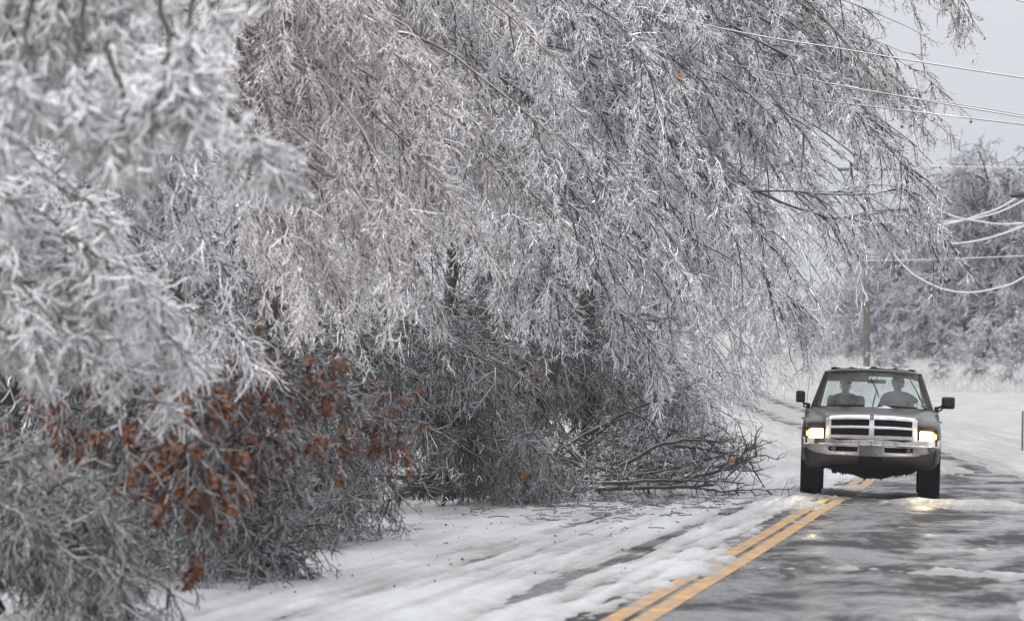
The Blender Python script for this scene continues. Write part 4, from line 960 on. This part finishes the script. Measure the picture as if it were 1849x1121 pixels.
# glass
def glass(name, tint, veil, rough=.06):
    m, nt, b = newmat(name); L = nt.links
    nt.nodes.remove(b); out = nt.nodes['Material Output']
    tr = nt.nodes.new('ShaderNodeBsdfTransparent'); tr.inputs[0].default_value = (*tint, 1)
    gl = nt.nodes.new('ShaderNodeBsdfGlossy'); gl.inputs['Roughness'].default_value = rough
    df = nt.nodes.new('ShaderNodeBsdfDiffuse'); df.inputs[0].default_value = (.55, .60, .60, 1)
    fr_ = nt.nodes.new('ShaderNodeFresnel'); fr_.inputs[0].default_value = 1.5
    a = nt.nodes.new('ShaderNodeMixShader'); L.new(fr_.outputs[0], a.inputs[0]); L.new(tr.outputs[0], a.inputs[1]); L.new(gl.outputs[0], a.inputs[2])
    c_ = nt.nodes.new('ShaderNodeMixShader'); c_.inputs[0].default_value = veil; L.new(a.outputs[0], c_.inputs[1]); L.new(df.outputs[0], c_.inputs[2]); L.new(c_.outputs[0], out.inputs[0])
    if veil > 0:
        t = nt.nodes.new('ShaderNodeTexCoord'); n = nt.nodes.new('ShaderNodeTexNoise'); n.inputs['Scale'].default_value = 5; n.inputs['Detail'].default_value = 5; L.new(t.outputs['Object'], n.inputs[0])
        mr = nt.nodes.new('ShaderNodeMapRange'); mr.inputs['From Min'].default_value = .35; mr.inputs['From Max'].default_value = .7; mr.inputs['To Min'].default_value = veil * .6; mr.inputs['To Max'].default_value = veil * 1.7
        L.new(n.outputs['Fac'], mr.inputs['Value']); L.new(mr.outputs[0], c_.inputs[0])
    return m
M_glass = glass('misted_windscreen', (.80, .87, .86), .10); M_glass2 = glass('clear_glass', (.88, .92, .91), .03)
def pane(name, corners, mat, th=.005):
    bm = bmesh.new(); v = [bm.verts.new(c) for c in corners]; bm.faces.new(v)
    bmesh.ops.subdivide_edges(bm, edges=bm.edges, cuts=6, use_grid_fill=True)
    n = (Vector(corners[1]) - Vector(corners[0])).cross(Vector(corners[3]) - Vector(corners[0])).normalized()
    for w_ in bm.verts: w_.co += n * (0.05 * (1 - (w_.co.x / .9) ** 2) if name == 'windscreen' else 0)
    return bmobj(name, bm, mat, TR, recalc=False)
pane('windscreen', [(-.80, 1.545, 1.275), (.80, 1.545, 1.275), (.655, 2.125, 1.738), (-.655, 2.125, 1.738)], M_glass)
pane('rear_window', [(-.74, 3.47, 1.27), (.74, 3.47, 1.27), (.62, 3.23, 1.73), (-.62, 3.23, 1.73)], M_glass2)
for s in (-1, 1): pane('side_window', [(s * .895, 1.75, 1.24), (s * .895, 2.73, 1.24), (s * .705, 2.72, 1.74), (s * .70, 2.2, 1.74)], M_glass2); pane('side_window', [(s * .895, 2.84, 1.24), (s * .89, 3.4, 1.24), (s * .705, 3.2, 1.74), (s * .705, 2.81, 1.74)], M_glass2)
# black rubber surround of the windscreen
o = rod('windscreen_seal', [(-.80, 1.535, 1.268), (0, 1.485, 1.262), (.80, 1.535, 1.268), (.655, 2.115, 1.742), (0, 2.07, 1.757), (-.655, 2.115, 1.742), (-.80, 1.535, 1.268)], .008, M_blk, TR, 6)
# inspection stickers low on the driver's side, lettering too small to read
for x0 in (.635, .725):
    rbox('window_sticker', (x0, 1.592, 1.325), (.060, .003, .075), pbr('sticker', (.62, .72, .72), .5, var=.35, vscale=60), TR, 0, rot=(R(-50), 'X'))

# --- grille
GY = -.125
G = bpy.data.objects.new('grille', None)
bm = bmesh.new()
xs_ = [-.655, -.600, -.575, -.036, .036, .575, .600, .655]; zs_ = [.832, .872, .998 - .012, 1.018, 1.125, 1.178]
def gtop(x): return -.035 * (abs(x) / .655) ** 2.6
openings = set()
cols = [-.655, -.61, -.58, -.55, -.30, -.036, .036, .30, .55, .58, .61, .655]
rowz = [.832, .880, .982, 1.020, 1.112, 1.150, 1.178]
vg = {}
def gv(i, k):
    if (i, k) not in vg:
        x = cols[i]; z = rowz[k]
        f = (z - .832) / .346
        z = z + gtop(x) * f
        yb = GY + .055 * (abs(x) / .655) ** 2 + (.012 if k in (0, 6) else 0) + (.02 if i in (0, 11) else 0) + .03 * f
        if k == 6 and i in (0, 11): x *= .965; z -= .022
        vg[(i, k)] = bm.verts.new((x, yb, z))
    return vg[(i, k)]
for i in range(11):
    for k in range(6):
        inside = (2 <= i <= 4 or 6 <= i <= 8)
        if inside and k in (1, 3): continue
        bm.faces.new((gv(i, k), gv(i + 1, k), gv(i + 1, k + 1), gv(i, k + 1)))
grille = bmobj('grille', bm, M_silver, TR, True)
md = grille.modifiers.new('thick', 'SOLIDIFY'); md.thickness = .05; md.offset = -1
md = grille.modifiers.new('bevel', 'BEVEL'); md.width = .009; md.segments = 3; md.limit_method = 'ANGLE'; md.angle_limit = R(50)
flat(grille, 50)
bm = bmesh.new()
ng_ = 26
for k in range(ng_ + 1):          # honeycomb-like insert: fine vertical fins and three bars
    x = -.60 + 1.2 * k / ng_
    yb = GY + .055 * (abs(x) / .655) ** 2 + .05
    prism(bm, Vector((x, yb + .012, .87)), Vector((x, yb + .03, 1.13)), Vector((.005, 0, 0)), Vector((.005, 0, 0)), Vector((0, .02, 0)), Vector((0, .02, 0)))
for z in (.895, .93, .965, 1.035, 1.07, 1.105):
    prism(bm, Vector((-.60, GY + .10, z)), Vector((0, GY + .05, z)), Vector((0, 0, .006)), Vector((0, 0, .006)), Vector((0, .02, 0)), Vector((0, .02, 0)))
    prism(bm, Vector((0, GY + .05, z)), Vector((.60, GY + .10, z)), Vector((0, 0, .006)), Vector((0, 0, .006)), Vector((0, .02, 0)), Vector((0, .02, 0)))
o = bmobj('grille_insert', bm, M_blk, grille, False)
rbox('grille_backing', (0, -.012, 1.0), (1.24, .012, .29), M_under, grille, 0)
# shield badge with a horned head mark
bm = bmesh.new(); pts = [(-.028, .030), (-.018, .036), (0, .032), (.018, .036), (.028, .030), (.028, 0), (.016, -.022), (0, -.034), (-.016, -.022), (-.028, 0)]
f = bm.faces.new([bm.verts.new((x, GY - .012, 1.142 + z)) for x, z in pts]); r_ = bmesh.ops.extrude_face_region(bm, geom=[f])
for v in [g_ for g_ in r_['geom'] if isinstance(g_, bmesh.types.BMVert)]: v.co.y += .022
badge = bmobj('badge', bm, M_blk, grille, False)
bm = bmesh.new()
for s in (-1, 1):
    pr = [(0, .018), (s * .010, .021), (s * .019, .014), (s * .021, .002), (s * .016, -.008), (s * .011, -.002), (s * .013, .006), (s * .008, .010), (s * .006, -.004), (s * .004, -.016), (0, -.019)]
    bm.faces.new([bm.verts.new((x, GY - .0165, 1.142 + z)) for x, z in pr])
bmobj('badge_mark', bm, M_silver, badge, False, recalc=False)

# --- lamps
M_hl = pbr('lit_headlamp', (1, 1, 1), .2, emis=(1.0, .80, .46), es=11)
M_turn = pbr('lit_amber_lamp', (.9, .35, .03), .25, emis=(1.0, .40, .04), es=2.6, var=.3, vscale=40)
M_turnb = pbr('amber_bulb', (1, .6, .1), .25, emis=(1.0, .55, .10), es=16)
for s in (-1, 1):
    def lampface(x0, x1, z0, z1, y0, y1, dep, nm, mat, par, z0b=None, z1b=None):
        z0b = z0 if z0b is None else z0b; z1b = z1 if z1b is None else z1b
        bm = bmesh.new()
        q = [(x0, y0, z0), (x1, y1, z0b), (x1, y1, z1b), (x0, y0, z1)]
        a_ = [bm.verts.new((s * p[0], p[1], p[2])) for p in q]; c_ = [bm.verts.new((s * p[0], p[1] + dep, p[2])) for p in q]
        bm.faces.new(a_); bm.faces.new(c_[::-1])
        for i in range(4): bm.faces.new((a_[i], a_[(i + 1) % 4], c_[(i + 1) % 4], c_[i]))
        return bmobj(nm, bm, mat, par, True, .008)
    hb = lampface(.672, .945, .806, .972, -.012, .02, .06, 'lamp_bezel', M_blk, TR)
    hl = lampface(.690, .872, .818, .960, -.022, -.010, .05, 'headlight', M_hl, TR)
    tl = lampface(.880, .945, .820, .950, -.016, .03, .05, 'turn_signal', M_turn, TR, .826, .940)
    rod('bulb', [(s * .915, -.012, .860), (s * .915, -.012, .915)], [.012, .012], M_turnb, tl, 8)
    for zz in (.845, .875, .905, .93): rod('lens_rib', [(s * .882, -.020, zz), (s * .94, .022, zz)], .0025, M_turn, tl, 5)
    # chip of rust above the driver's lamp only
bm = bmesh.new(); pts = [(.80, .988), (.845, .997), (.872, 1.012), (.892, .995), (.888, .982), (.87, .986), (.84, .985)]
bm.faces.new([bm.verts.new((x, -.004, z)) for x, z in pts]); o = bmobj('rust_patch', bm, pbr('rust', (.09, .03, .02), .7), TR, False, recalc=False)
# real light thrown by the two lamps
for s in (-1, 1):
    ld = bpy.data.lights.new('headlight_beam', 'SPOT'); ld.energy = 24; ld.color = (1, .78, .42); ld.spot_size = R(75); ld.spot_blend = .9; ld.shadow_soft_size = .06
    lo = bpy.data.objects.new('headlight_beam', ld); COL.objects.link(lo); lo.parent = TR; lo.location = (s * .78, -.06, .89); lo.rotation_euler = (R(-86) , 0, 0)
    lo.rotation_euler = (R(86), 0, R(180))

for s in (-1, 1):      # light scattered by each lit lens onto the panels round it
    ld = bpy.data.lights.new('headlight_scatter', 'POINT'); ld.energy = 2.2; ld.color = (1, .58, .22); ld.shadow_soft_size = .10; ld.specular_factor = .15
    lo = bpy.data.objects.new('headlight_scatter', ld); COL.objects.link(lo); lo.parent = TR; lo.location = (s * .80, -.20, .92)
# --- bumper
def by(x): return -.17 + .12 * abs(x) ** 2.5 + .20 * abs(x) ** 12
bm = bmesh.new()
cx = [-1.0, -.985, -.95, -.88, -.78, -.66, -.60, -.52, -.46, -.40, -.19, -.165, .165, .19, .40, .46, .52, .60, .66, .78, .88, .95, .985, 1.0]
def zt(x):      # top edge: raised in the middle, notches at +-.5
    a_ = abs(x); z = np.interp(a_, [0, .36, .42, .50, .56, .64, 1.0], [.822, .822, .800, .800, .826, .834, .836]); return float(z)
def zbm(x): return float(np.interp(abs(x), [0, .6, .8, .95, 1.0], [.585, .595, .625, .68, .72]))
rows = []
for x in cx:
    y0 = by(x); t_ = zt(x); b0 = zbm(x)
    zl = .742; op1 = .722; op0 = .640
    op0 = max(op0, b0 + .012); op1 = max(op1, op0 + .01)
    rows.append([(x, y0 + .10, t_ + .004), (x, y0 + .012, t_), (x, y0 - .004, t_ - .012), (x, y0 - .004, zl + .014), (x, y0 - .022, zl), (x, y0 - .014, op1), (x, y0 - .006, op0), (x, y0 + .006, b0), (x, y0 + .05, b0 - .008)])
rv = [[bm.verts.new(p) for p in r_] for r_ in rows]
for i in range(len(rv) - 1):
    xm = (cx[i] + cx[i + 1]) / 2
    for k in range(8):
        if k == 5 and .19 < abs(xm) < .60: continue
        bm.faces.new((rv[i][k], rv[i][k + 1], rv[i + 1][k + 1], rv[i + 1][k]))
bump = bmobj('front_bumper', bm, M_chrome, TR, True)
md = bump.modifiers.new('thick', 'SOLIDIFY'); md.thickness = .012; md.offset = -1 ; flat(bump, 45)
for s in (-1, 1):
    rbox('bumper_opening', (s * .395, by(.4) + .055, .68), (.43, .03, .12), M_under, bump, 0)
    for k in range(9): rbox('opening_fin', (s * (.215 + .026 * k), by(.3) + .030, .68), (.006, .02, .085), M_blk, bump, 0)
    rod('fog_lamp', [(s * .535, by(.5) + .04, .683), (s * .535, by(.5) + .016, .683), (s * .535, by(.5) + .014, .683)], [.036, .036, .001], pbr('fog_lens', (.16, .11, .06), .2), bump, 14)
    rod('opening_frame', [(s * .196, by(.2) - .014, .641), (s * .595, by(.6) - .012, .641), (s * .600, by(.6) - .014, .722), (s * .196, by(.2) - .018, .722)], .005, M_silver, bump, 6)
for x in (-.17, 0.0, .17): rod('bumper_bolt', [(x, by(x) - .002, .785), (x, by(x) - .010, .785), (x, by(x) - .0105, .785)], [.011, .009, .001], M_blk, bump, 8)
# black gap under the grille
rbox('radiator_shroud', (0, .03, .80), (1.32, .06, .10), M_under, TR, 0)
# lower valance: curved dirty panel that rises at both sides
rows = []
for x in np.linspace(-.99, .99, 41):
    a_ = abs(x); b0 = zbm(x); bot = float(np.interp(a_, [0, .55, .8, .93, .99], [.47, .455, .40, .43, .60])); y0 = by(x)
    rows.append([(x, y0 + .025, b0 + .012), (x, y0 + .02, b0 - .02), (x, y0 + .035, (b0 + bot) / 2), (x, y0 + .09, bot + .02), (x, y0 + .14, bot)])
o = bmobj('lower_valance', loft(rows), M_val, TR); md = o.modifiers.new('thick', 'SOLIDIFY'); md.thickness = .012; md.offset = -1
rbox('plate_bracket', (0, -.165, .515), (.34, .025, .13), M_under, TR, .01)
# fender lips beside the bumper
# --- underbody
rng = np.random.default_rng(12)
pts_x = np.linspace(-.66, .66, 60)
botz = np.interp(np.abs(pts_x - .04), [0, .12, .3, .45, .56, .66], [.265, .255, .31, .325, .33, .40]) + .012 * rng.normal(size=60) * (np.abs(pts_x) > .35)
rows = []
for x, zb_ in zip(pts_x, botz): rows.append([(x, .30, .56), (x, .30, zb_ + .03), (x, .42, zb_), (x, .70, zb_ + .02), (x, .85, .50)])
bmobj('front_suspension', loft(rows), M_under, TR)
rbox('chassis', (0, 2.9, .50), (1.2, 4.4, .14), M_under, TR, .02)
rod('rear_axle', [(-.75, 4.3, .38), (-.12, 4.3, .38), (0, 4.3, .38), (.12, 4.3, .38), (.75, 4.3, .38)], [.05, .06, .13, .06, .05], M_under, TR, 12)
rod('crossmember', [(-.7, .05, .47), (0, -.01, .44), (.7, .05, .47)], .045, M_under, TR, 8)
n = 22; x = rng.uniform(-.68, .68, n); P = np.stack([x, rng.uniform(.25, .5, n), np.interp(x, pts_x, botz) + .02], -1)
V, Q = tubes(np.stack([P, P + np.array([0, 0, -.03]) * (0.4 + rng.random((n, 1))), P + np.array([.004, 0, -.035]) * (0.4 + rng.random((n, 1)))], 1), np.tile([.014, .009, .002], (n, 1)), 6, 2)
link_mesh('icicles', np_mesh('icicles', V, Q), M_under, TR)['kind'] = 'stuff'
# --- wheels
def wheel(x, y):
    s = 1 if x > 0 else -1
    bm = bmesh.new(); prof = [(.235, .12), (.30, .145), (.355, .152), (.376, .138), (.384, .11), (.384, -.11), (.376, -.138), (.355, -.152), (.30, -.145), (.235, -.12)]
    N = 48; rows = []
    for i in range(N):
        a_ = 2 * PI * i / N; rows.append([(x + t_, y + r_ * math.cos(a_), .38 + (r_ - (.006 if i % 2 and r_ > .37 else 0)) * math.sin(a_)) for r_, t_ in prof])
    rows.append(rows[0]); bm = loft(rows); bmesh.ops.remove_doubles(bm, verts=bm.verts, dist=.0005)
    w = bmobj('wheel', bm, M_rub, TR); flat(w, 30)
    prof = [(.24, s * .10), (.225, s * .09), (.21, s * .04), (.12, s * .055), (.07, s * .08), (.002, s * .085)]
    rows = [[(x + t_, y + r_ * math.cos(2 * PI * i / 32), .38 + r_ * math.sin(2 * PI * i / 32)) for r_, t_ in prof] for i in range(33)]
    bm = loft(rows); bmesh.ops.remove_doubles(bm, verts=bm.verts, dist=.0005); bmobj('rim', bm, M_rim, w)
    return w
for x in (-.85, .85):
    for y in (.78, 4.3): wheel(x, y)
# wheel-well liners and mud flaps
for s in (-1, 1):
    rows = []
    for i in range(17):
        a_ = PI * i / 16; rows.append([(s * .66, .78 + .455 * math.cos(a_), .38 + .455 * math.sin(a_)), (s * .985, .78 + .462 * math.cos(a_), .38 + .462 * math.sin(a_))])
    bmobj('wheel_well', loft(rows), M_under, TR)
    rows = [[(r_[0][0], r_[0][1] + 3.52, r_[0][2]), (r_[1][0] - s * .01, r_[1][1] + 3.52, r_[1][2])] for r_ in rows]; bmobj('wheel_well', loft(rows), M_under, TR)
    rbox('sill', (s * .96, 2.55, .50), (.05, 2.5, .07), M_paint, TR, .015)
    rod('door_handle', [(s * 1.0, 2.5, 1.08), (s * 1.022, 2.52, 1.085), (s * 1.022, 2.66, 1.085), (s * 1.0, 2.68, 1.08)], .011, M_blk, TR, 6)

# --- mirrors
def mirror(s, cx_, cy, cz, w, h, ang):
    bm = bmesh.new(); bmesh.ops.create_cube(bm, size=1); bmesh.ops.scale(bm, vec=(w, .11, h), verts=bm.verts)
    for v in bm.verts:
        if v.co.y < 0: v.co.x *= .82; v.co.z *= .84
    bmesh.ops.rotate(bm, cent=(0, 0, 0), matrix=Matrix.Rotation(ang, 3, 'Z'), verts=bm.verts); bmesh.ops.translate(bm, vec=(cx_, cy, cz), verts=bm.verts)
    mo = bmobj('side_mirror', bm, M_blk, TR, True, .032)
    mo.modifiers['bevel'].segments = 4
    rbox('mirror_mount', (s * .935, 1.86, 1.265), (.06, .12, .10), M_blk, mo, .02)
    rod('mirror_arm', [(s * .93, 1.86, 1.29), (s * 1.0, 1.85, 1.31), (cx_ - s * w * .3, cy + .03, cz - .01)], .020, M_blk, mo, 8)
    rod('mirror_arm', [(s * .93, 1.86, 1.25), (s * 1.0, 1.85, 1.26), (cx_ - s * w * .35, cy + .03, cz - .07)], .014, M_blk, mo, 8)
    return mo
mirror(-1, -1.045, 1.84, 1.405, .135, .185, R(22)); mo = mirror(1, 1.105, 1.84, 1.375, .205, .185, R(-4))
n = 9; x = rng.uniform(1.02, 1.19, n); P = np.stack([x, 1.82 + 0 * x, 1.288 + 0 * x], -1)
V, Q = tubes(np.stack([P, P + np.array([0, 0, -1.0]) * (.012 + .03 * rng.random((n, 1)))], 1), np.tile([.004, .001], (n, 1)), 5, 2); link_mesh('icicles', np_mesh('icicles', V, Q), M_ice, mo)
# aerial
rod('aerial', [(-.955, .95, 1.12), (-.945, 1.0, 1.35), (-.915, 1.08, 1.72), (-.885, 1.16, 2.07)], [.005, .004, .003, .002], M_blk, TR, 6)
# --- wipers, parked mid-sweep
for base, elb, a0, a1 in (((.005, 1.52, 1.295), None, (.06, 1.77, 1.50), (-.03, 2.03, 1.705)), ((.745, 1.535, 1.295), None, (.66, 1.72, 1.47), (.535, 2.04, 1.705))):
    w = rod('wiper', [base, ((base[0] + a0[0]) / 2, (base[1] + a0[1]) / 2 - .035, (base[2] + a0[2]) / 2 + .03), (a0[0], a0[1] - .04, a0[2] + .03)], [.011, .009, .007], M_blk, TR, 6)
    rod('blade', [(a0[0] + .035, a0[1] - .15, a0[2] - .07), (a0[0], a0[1] - .04, a0[2] + .025), (a1[0], a1[1] - .04, a1[2])], [.006, .010, .006], M_blk, w, 6)
w = rod('wiper', [(.56, 1.69, 1.475), (.60, 1.66, 1.45), (.665, 1.60, 1.39)], [.006, .006, .006], M_blk, TR, 6)
# ice lump on the cowl
X_, Y_ = np.meshgrid(np.linspace(.05, .32, 20), np.linspace(1.34, 1.50, 12)); Z_ = np.array([[float(hood_c(y)) for y in r_] for r_ in Y_]) - .012 + .035 * np.exp(-((X_ - .18) / .09) ** 2 - ((Y_ - 1.43) / .06) ** 2) + .02 * (noise2(X_, Y_, .04, 4, 2) - .5)
i = np.arange(19)[None] + (np.arange(11) * 20)[:, None]
link_mesh('hood_snow', np_mesh('hood_snow', np.stack([X_, Y_, Z_], -1).reshape(-1, 3), np.stack([i, i + 1, i + 21, i + 20], -1).reshape(-1, 4)), M_ice, TR)

# --- interior
rows = []
for x in np.linspace(-.82, .82, 25):
    hump = .035 * math.exp(-((x - .37) / .2) ** 2); rows.append([(x, 1.57, 1.22), (x, 1.66, 1.245 + hump * .3), (x, 1.82, 1.25 + hump), (x, 1.95, 1.22 + hump), (x, 2.0, 1.05)])
bmobj('dashboard', loft(rows), M_dash, TR)
for s in (-1, 1):
    st = rbox('seat', (s * .39, 2.72, .80), (.60, .55, .22), M_cloth, TR, .06)
    rbox('backrest', (s * .39, 2.98, 1.13), (.56, .16, .62), M_cloth, st, .06, rot=(R(-10), 'X'))
rbox('sun_visor', (-.37, 2.17, 1.690), (.62, .02, .10), M_cloth, TR, .009, rot=(R(25), 'X'))
rv_ = rbox('rear_view_mirror', (.055, 2.07, 1.655), (.27, .03, .058), M_blk, TR, .014)
rod('mirror_stalk', [(.055, 2.06, 1.68), (.055, 2.085, 1.745)], .008, M_blk, rv_, 6)
bm = bmesh.new(); rows = []
for i in range(29):
    a_ = 2 * PI * i / 28; rows.append([(.37 + (.185 + .013 * math.cos(b_ * PI / 3)) * math.cos(a_), 2.16 - .45 * (.185 * math.sin(a_)) + .013 * math.sin(b_ * PI / 3), 1.17 + (.165 + .013 * math.cos(b_ * PI / 3)) * math.sin(a_) * .9) for b_ in range(7)])
sw = bmobj('steering_wheel', loft(rows), M_blk, TR)
rod('steering_column', [(.37, 2.17, 1.17), (.37, 1.95, 1.10)], [.05, .03], M_blk, sw, 8)

# ------------------------------------------------------------------ the two people in the cab
def skin_mesh(name, verts, edges, radii, mat, parent, sub=2, root=0):
    me = bpy.data.meshes.new(name); me.from_pydata(verts, edges, []); me.update()
    o = bpy.data.objects.new(name, me); COL.objects.link(o)
    md = o.modifiers.new('skin', 'SKIN'); md.use_smooth_shade = True
    for i, r_ in enumerate(radii):
        sv = me.skin_vertices[0].data[i]; sv.radius = (r_, r_) if not hasattr(r_, '__len__') else r_
        sv.use_root = (i == root)
    m2 = o.modifiers.new('sub', 'SUBSURF'); m2.levels = sub; m2.render_levels = sub
    dg = bpy.context.evaluated_depsgraph_get(); dg.update(); ev = o.evaluated_get(dg); nm = bpy.data.meshes.new_from_object(ev)
    bpy.data.objects.remove(o); bpy.data.meshes.remove(me)
    for p in nm.polygons: p.use_smooth = True
    nm.name = name; nm.materials.clear(); nm.materials.append(mat)
    o = bpy.data.objects.new(name, nm); COL.objects.link(o)
    if parent is not None: o.parent = parent
    return o
M_skin = pbr('skin', (.36, .21, .15), .5, var=.15, vscale=20)
def person(label, x, driver, top, seed):
    # local frame: faces -y, origin at the seat under the hips
    m = TR.matrix_basis if False else Matrix.LocRotScale(TR.location, TR.rotation_euler, None)
    o3 = m @ Vector((x, 2.72, .90))
    root = thing('person', label, 'person', tuple(o3)); root.rotation_euler = TR.rotation_euler
    H = top - .90               # sitting height to crown
    v = [(0, 0, .10), (0, .10, .28), (0, .12, .46), (0, .10, H - .30), (0, .08, H - .235), (0, .05, H - .17), (0, .045, H - .09), (0, .05, H - .02)]
    r_ = [(.155, .12), (.15, .115), (.175, .12), (.12, .10), .055, (.060, .072), (.076, .088), (.055, .065)]
    e_ = [(i, i + 1) for i in range(7)]
    def chain(start, pts, rad):
        p_ = start
        for q_, rr_ in zip(pts, rad): v.append(q_); r_.append(rr_); e_.append((p_, len(v) - 1)); p_ = len(v) - 1
        return p_
    for s in (-1, 1):
        if driver: hx, hy, hz = s * .165, -.50, .30
        else: hx, hy, hz = s * .12, -.30, .20
        k = chain(3, [(s * .17, .11, H - .335), (s * .235, .02, H - .50), (s * .25, -.08, H - .60), ((s * .21 + hx) / 2, (-.08 + hy) / 2, (H - .58 + hz) / 2), (hx, hy + .05, hz)], [.070, .058, .048, .042, .028])
        palm = chain(k, [(hx - s * .005, hy - .02, hz + .01)], [(.036, .020)])
        for f_ in range(4):
            ox = s * (.026 - .0175 * f_); ln = (.030, .036, .034, .026)[f_]
            chain(palm, [(hx + ox, hy - .055, hz + .018), (hx + ox, hy - .055 - ln * .6, hz - .005), (hx + ox * .9, hy - .05 - ln * .5, hz - .03)], [.0095, .009, .008])
        chain(palm, [(hx - s * .040, hy - .02, hz + .02), (hx - s * .048, hy - .05, hz + .012), (hx - s * .040, hy - .068, hz - .006)], [.011, .010, .008])
        k = chain(0, [(s * .10, -.05, .06), (s * .13, -.44, .10), (s * .13, -.56, -.22), (s * .13, -.60, -.30), (s * .13, -.70, -.32)], [.085, .065, .05, .042, .035])
    b_ = skin_mesh('body', v, e_, r_, M_skin, root)
    hc = Vector((0, .045, H - .115))
    # face: eyes, nose, mouth, ears
    bm = bmesh.new()
    for s in (-1, 1):
        bmesh.ops.create_uvsphere(bm, u_segments=10, v_segments=8, radius=.012, matrix=Matrix.Translation(hc + Vector((s * .031, -.080, .008))))
    bmobj('eyes', bm, M_blk, b_)
    bm = bmesh.new(); bmesh.ops.create_cone(bm, segments=8, radius1=.017, radius2=.006, depth=.05, matrix=Matrix.Translation(hc + Vector((0, -.092, -.015))) @ Matrix.Rotation(R(-12), 4, 'X')); bmobj('nose', bm, M_skin, b_)
    bm = bmesh.new(); bmesh.ops.create_uvsphere(bm, u_segments=12, v_segments=6, radius=.024, matrix=Matrix.Translation(hc + Vector((0, -.078, -.052))) @ Matrix.Diagonal((1, .4, .22, 1))); bmobj('mouth', bm, pbr('lips', (.30, .12, .10), .5), b_)
    bm = bmesh.new()
    for s in (-1, 1): bmesh.ops.create_uvsphere(bm, u_segments=10, v_segments=8, radius=.032, matrix=Matrix.Translation(hc + Vector((s * .078, .01, -.01))) @ Matrix.Diagonal((.3, .6, 1, 1)))
    bmobj('ears', bm, M_skin, b_)
    # jacket: follows torso and arms, a little larger
    jv, je, jr = [], [], []
    n0 = 5
    jv = [(0, 0, .10), (0, .10, .28), (0, .12, .46), (0, .10, H - .29), (0, .075, H - .20)]; jr = [(.18, .14), (.18, .135), (.20, .14), (.135, .12), .098]; je = [(0, 1), (1, 2), (2, 3), (3, 4)]
    for s in (-1, 1):
        if driver: hx, hy, hz = s * .165, -.50, .30
        else: hx, hy, hz = s * .12, -.30, .20
        p_ = 3
        for q_, rr_ in zip([(s * .17, .11, H - .325), (s * .24, .02, H - .50), (s * .25, -.08, H - .60), ((s * .21 + hx) / 2, (-.08 + hy) / 2, (H - .58 + hz) / 2), (hx, hy + .07, hz)], [.085, .075, .064, .056, .044]):
            jv.append(q_); jr.append(rr_); je.append((p_, len(jv) - 1)); p_ = len(jv) - 1
    skin_mesh('jacket', jv, je, jr, pbr('jacket_' + ('dark' if driver else 'maroon'), (.05, .055, .06) if driver else (.13, .07, .075), .85, var=.4, vscale=14, bump=.3, bscale=30), root)
    # trousers
    tv = [(0, 0, .07)]; trr = [(.16, .12)]; te = []
    for s in (-1, 1):
        p_ = 0
        for q_, rr_ in zip([(s * .10, -.05, .06), (s * .13, -.44, .10), (s * .13, -.56, -.20)], [.10, .08, .066]): tv.append(q_); trr.append(rr_); te.append((p_, len(tv) - 1)); p_ = len(tv) - 1
    skin_mesh('trousers', tv, te, trr, pbr('denim', (.04, .05, .08), .9), root)
    if driver:   # knitted cap pulled low
        bm = bmesh.new(); bmesh.ops.create_uvsphere(bm, u_segments=24, v_segments=16, radius=.103, matrix=Matrix.Translation(hc + Vector((0, .015, .032))) @ Matrix.Diagonal((.95, 1.05, .98, 1)))
        for v_ in [w_ for w_ in bm.verts if w_.co.z < hc.z + .022 and w_.co.y < hc.y + .03]: v_.co.z = max(v_.co.z, hc.z + .022)
        bmobj('knitted_hat', bm, pbr('knit', (.045, .05, .055), .95, bump=.5, bscale=80), b_)
    else:        # peaked cap
        bm = bmesh.new(); bmesh.ops.create_uvsphere(bm, u_segments=24, v_segments=16, radius=.096, matrix=Matrix.Translation(hc + Vector((0, .012, .035))) @ Matrix.Diagonal((.95, 1.06, .9, 1)))
        for v_ in bm.verts: v_.co.z = max(v_.co.z, hc.z + .03)
        cap = bmobj('peaked_cap', bm, pbr('cap_cloth', (.06, .06, .065), .9), b_)
        rows = [[(.085 * math.cos(a_) * f_, hc.y - .05 - .075 * f_ * math.sin(a_) - .02 * f_, hc.z + .036 - .012 * f_ - .012 * math.cos(a_) ** 2 * f_) for f_ in (.2, .6, 1.0)] for a_ in np.linspace(0, PI, 15)]
        o = bmobj('cap_peak', loft(rows), cap.data.materials[0], cap); md = o.modifiers.new('t', 'SOLIDIFY'); md.thickness = .006
    return root
person('driver in a dark hooded jacket and knitted hat behind the steering wheel', .37, True, 1.735, 1)
person('passenger in a dull maroon jacket and peaked cap on the picture-left side of the cab', -.40, False, 1.685, 2)

# ================================================================== the wet winter air
bm = bmesh.new(); bmesh.ops.create_cube(bm, size=1)
bmesh.ops.scale(bm, vec=(5400, 4700, 24), verts=bm.verts); bmesh.ops.translate(bm, vec=(0, 1800, 5), verts=bm.verts)
me = bpy.data.meshes.new('haze'); bm.to_mesh(me); bm.free()
m = bpy.data.materials.new('winter_haze'); m.use_nodes = True; nt = m.node_tree; nt.nodes.clear()
o_ = nt.nodes.new('ShaderNodeOutputMaterial'); pv = nt.nodes.new('ShaderNodeVolumePrincipled'); pv.inputs['Density'].default_value = .0003
pv.inputs['Color'].default_value = (.93, .95, 1, 1); nt.links.new(pv.outputs[0], o_.inputs['Volume'])
tag(link_mesh('haze', me, m), kind='stuff')
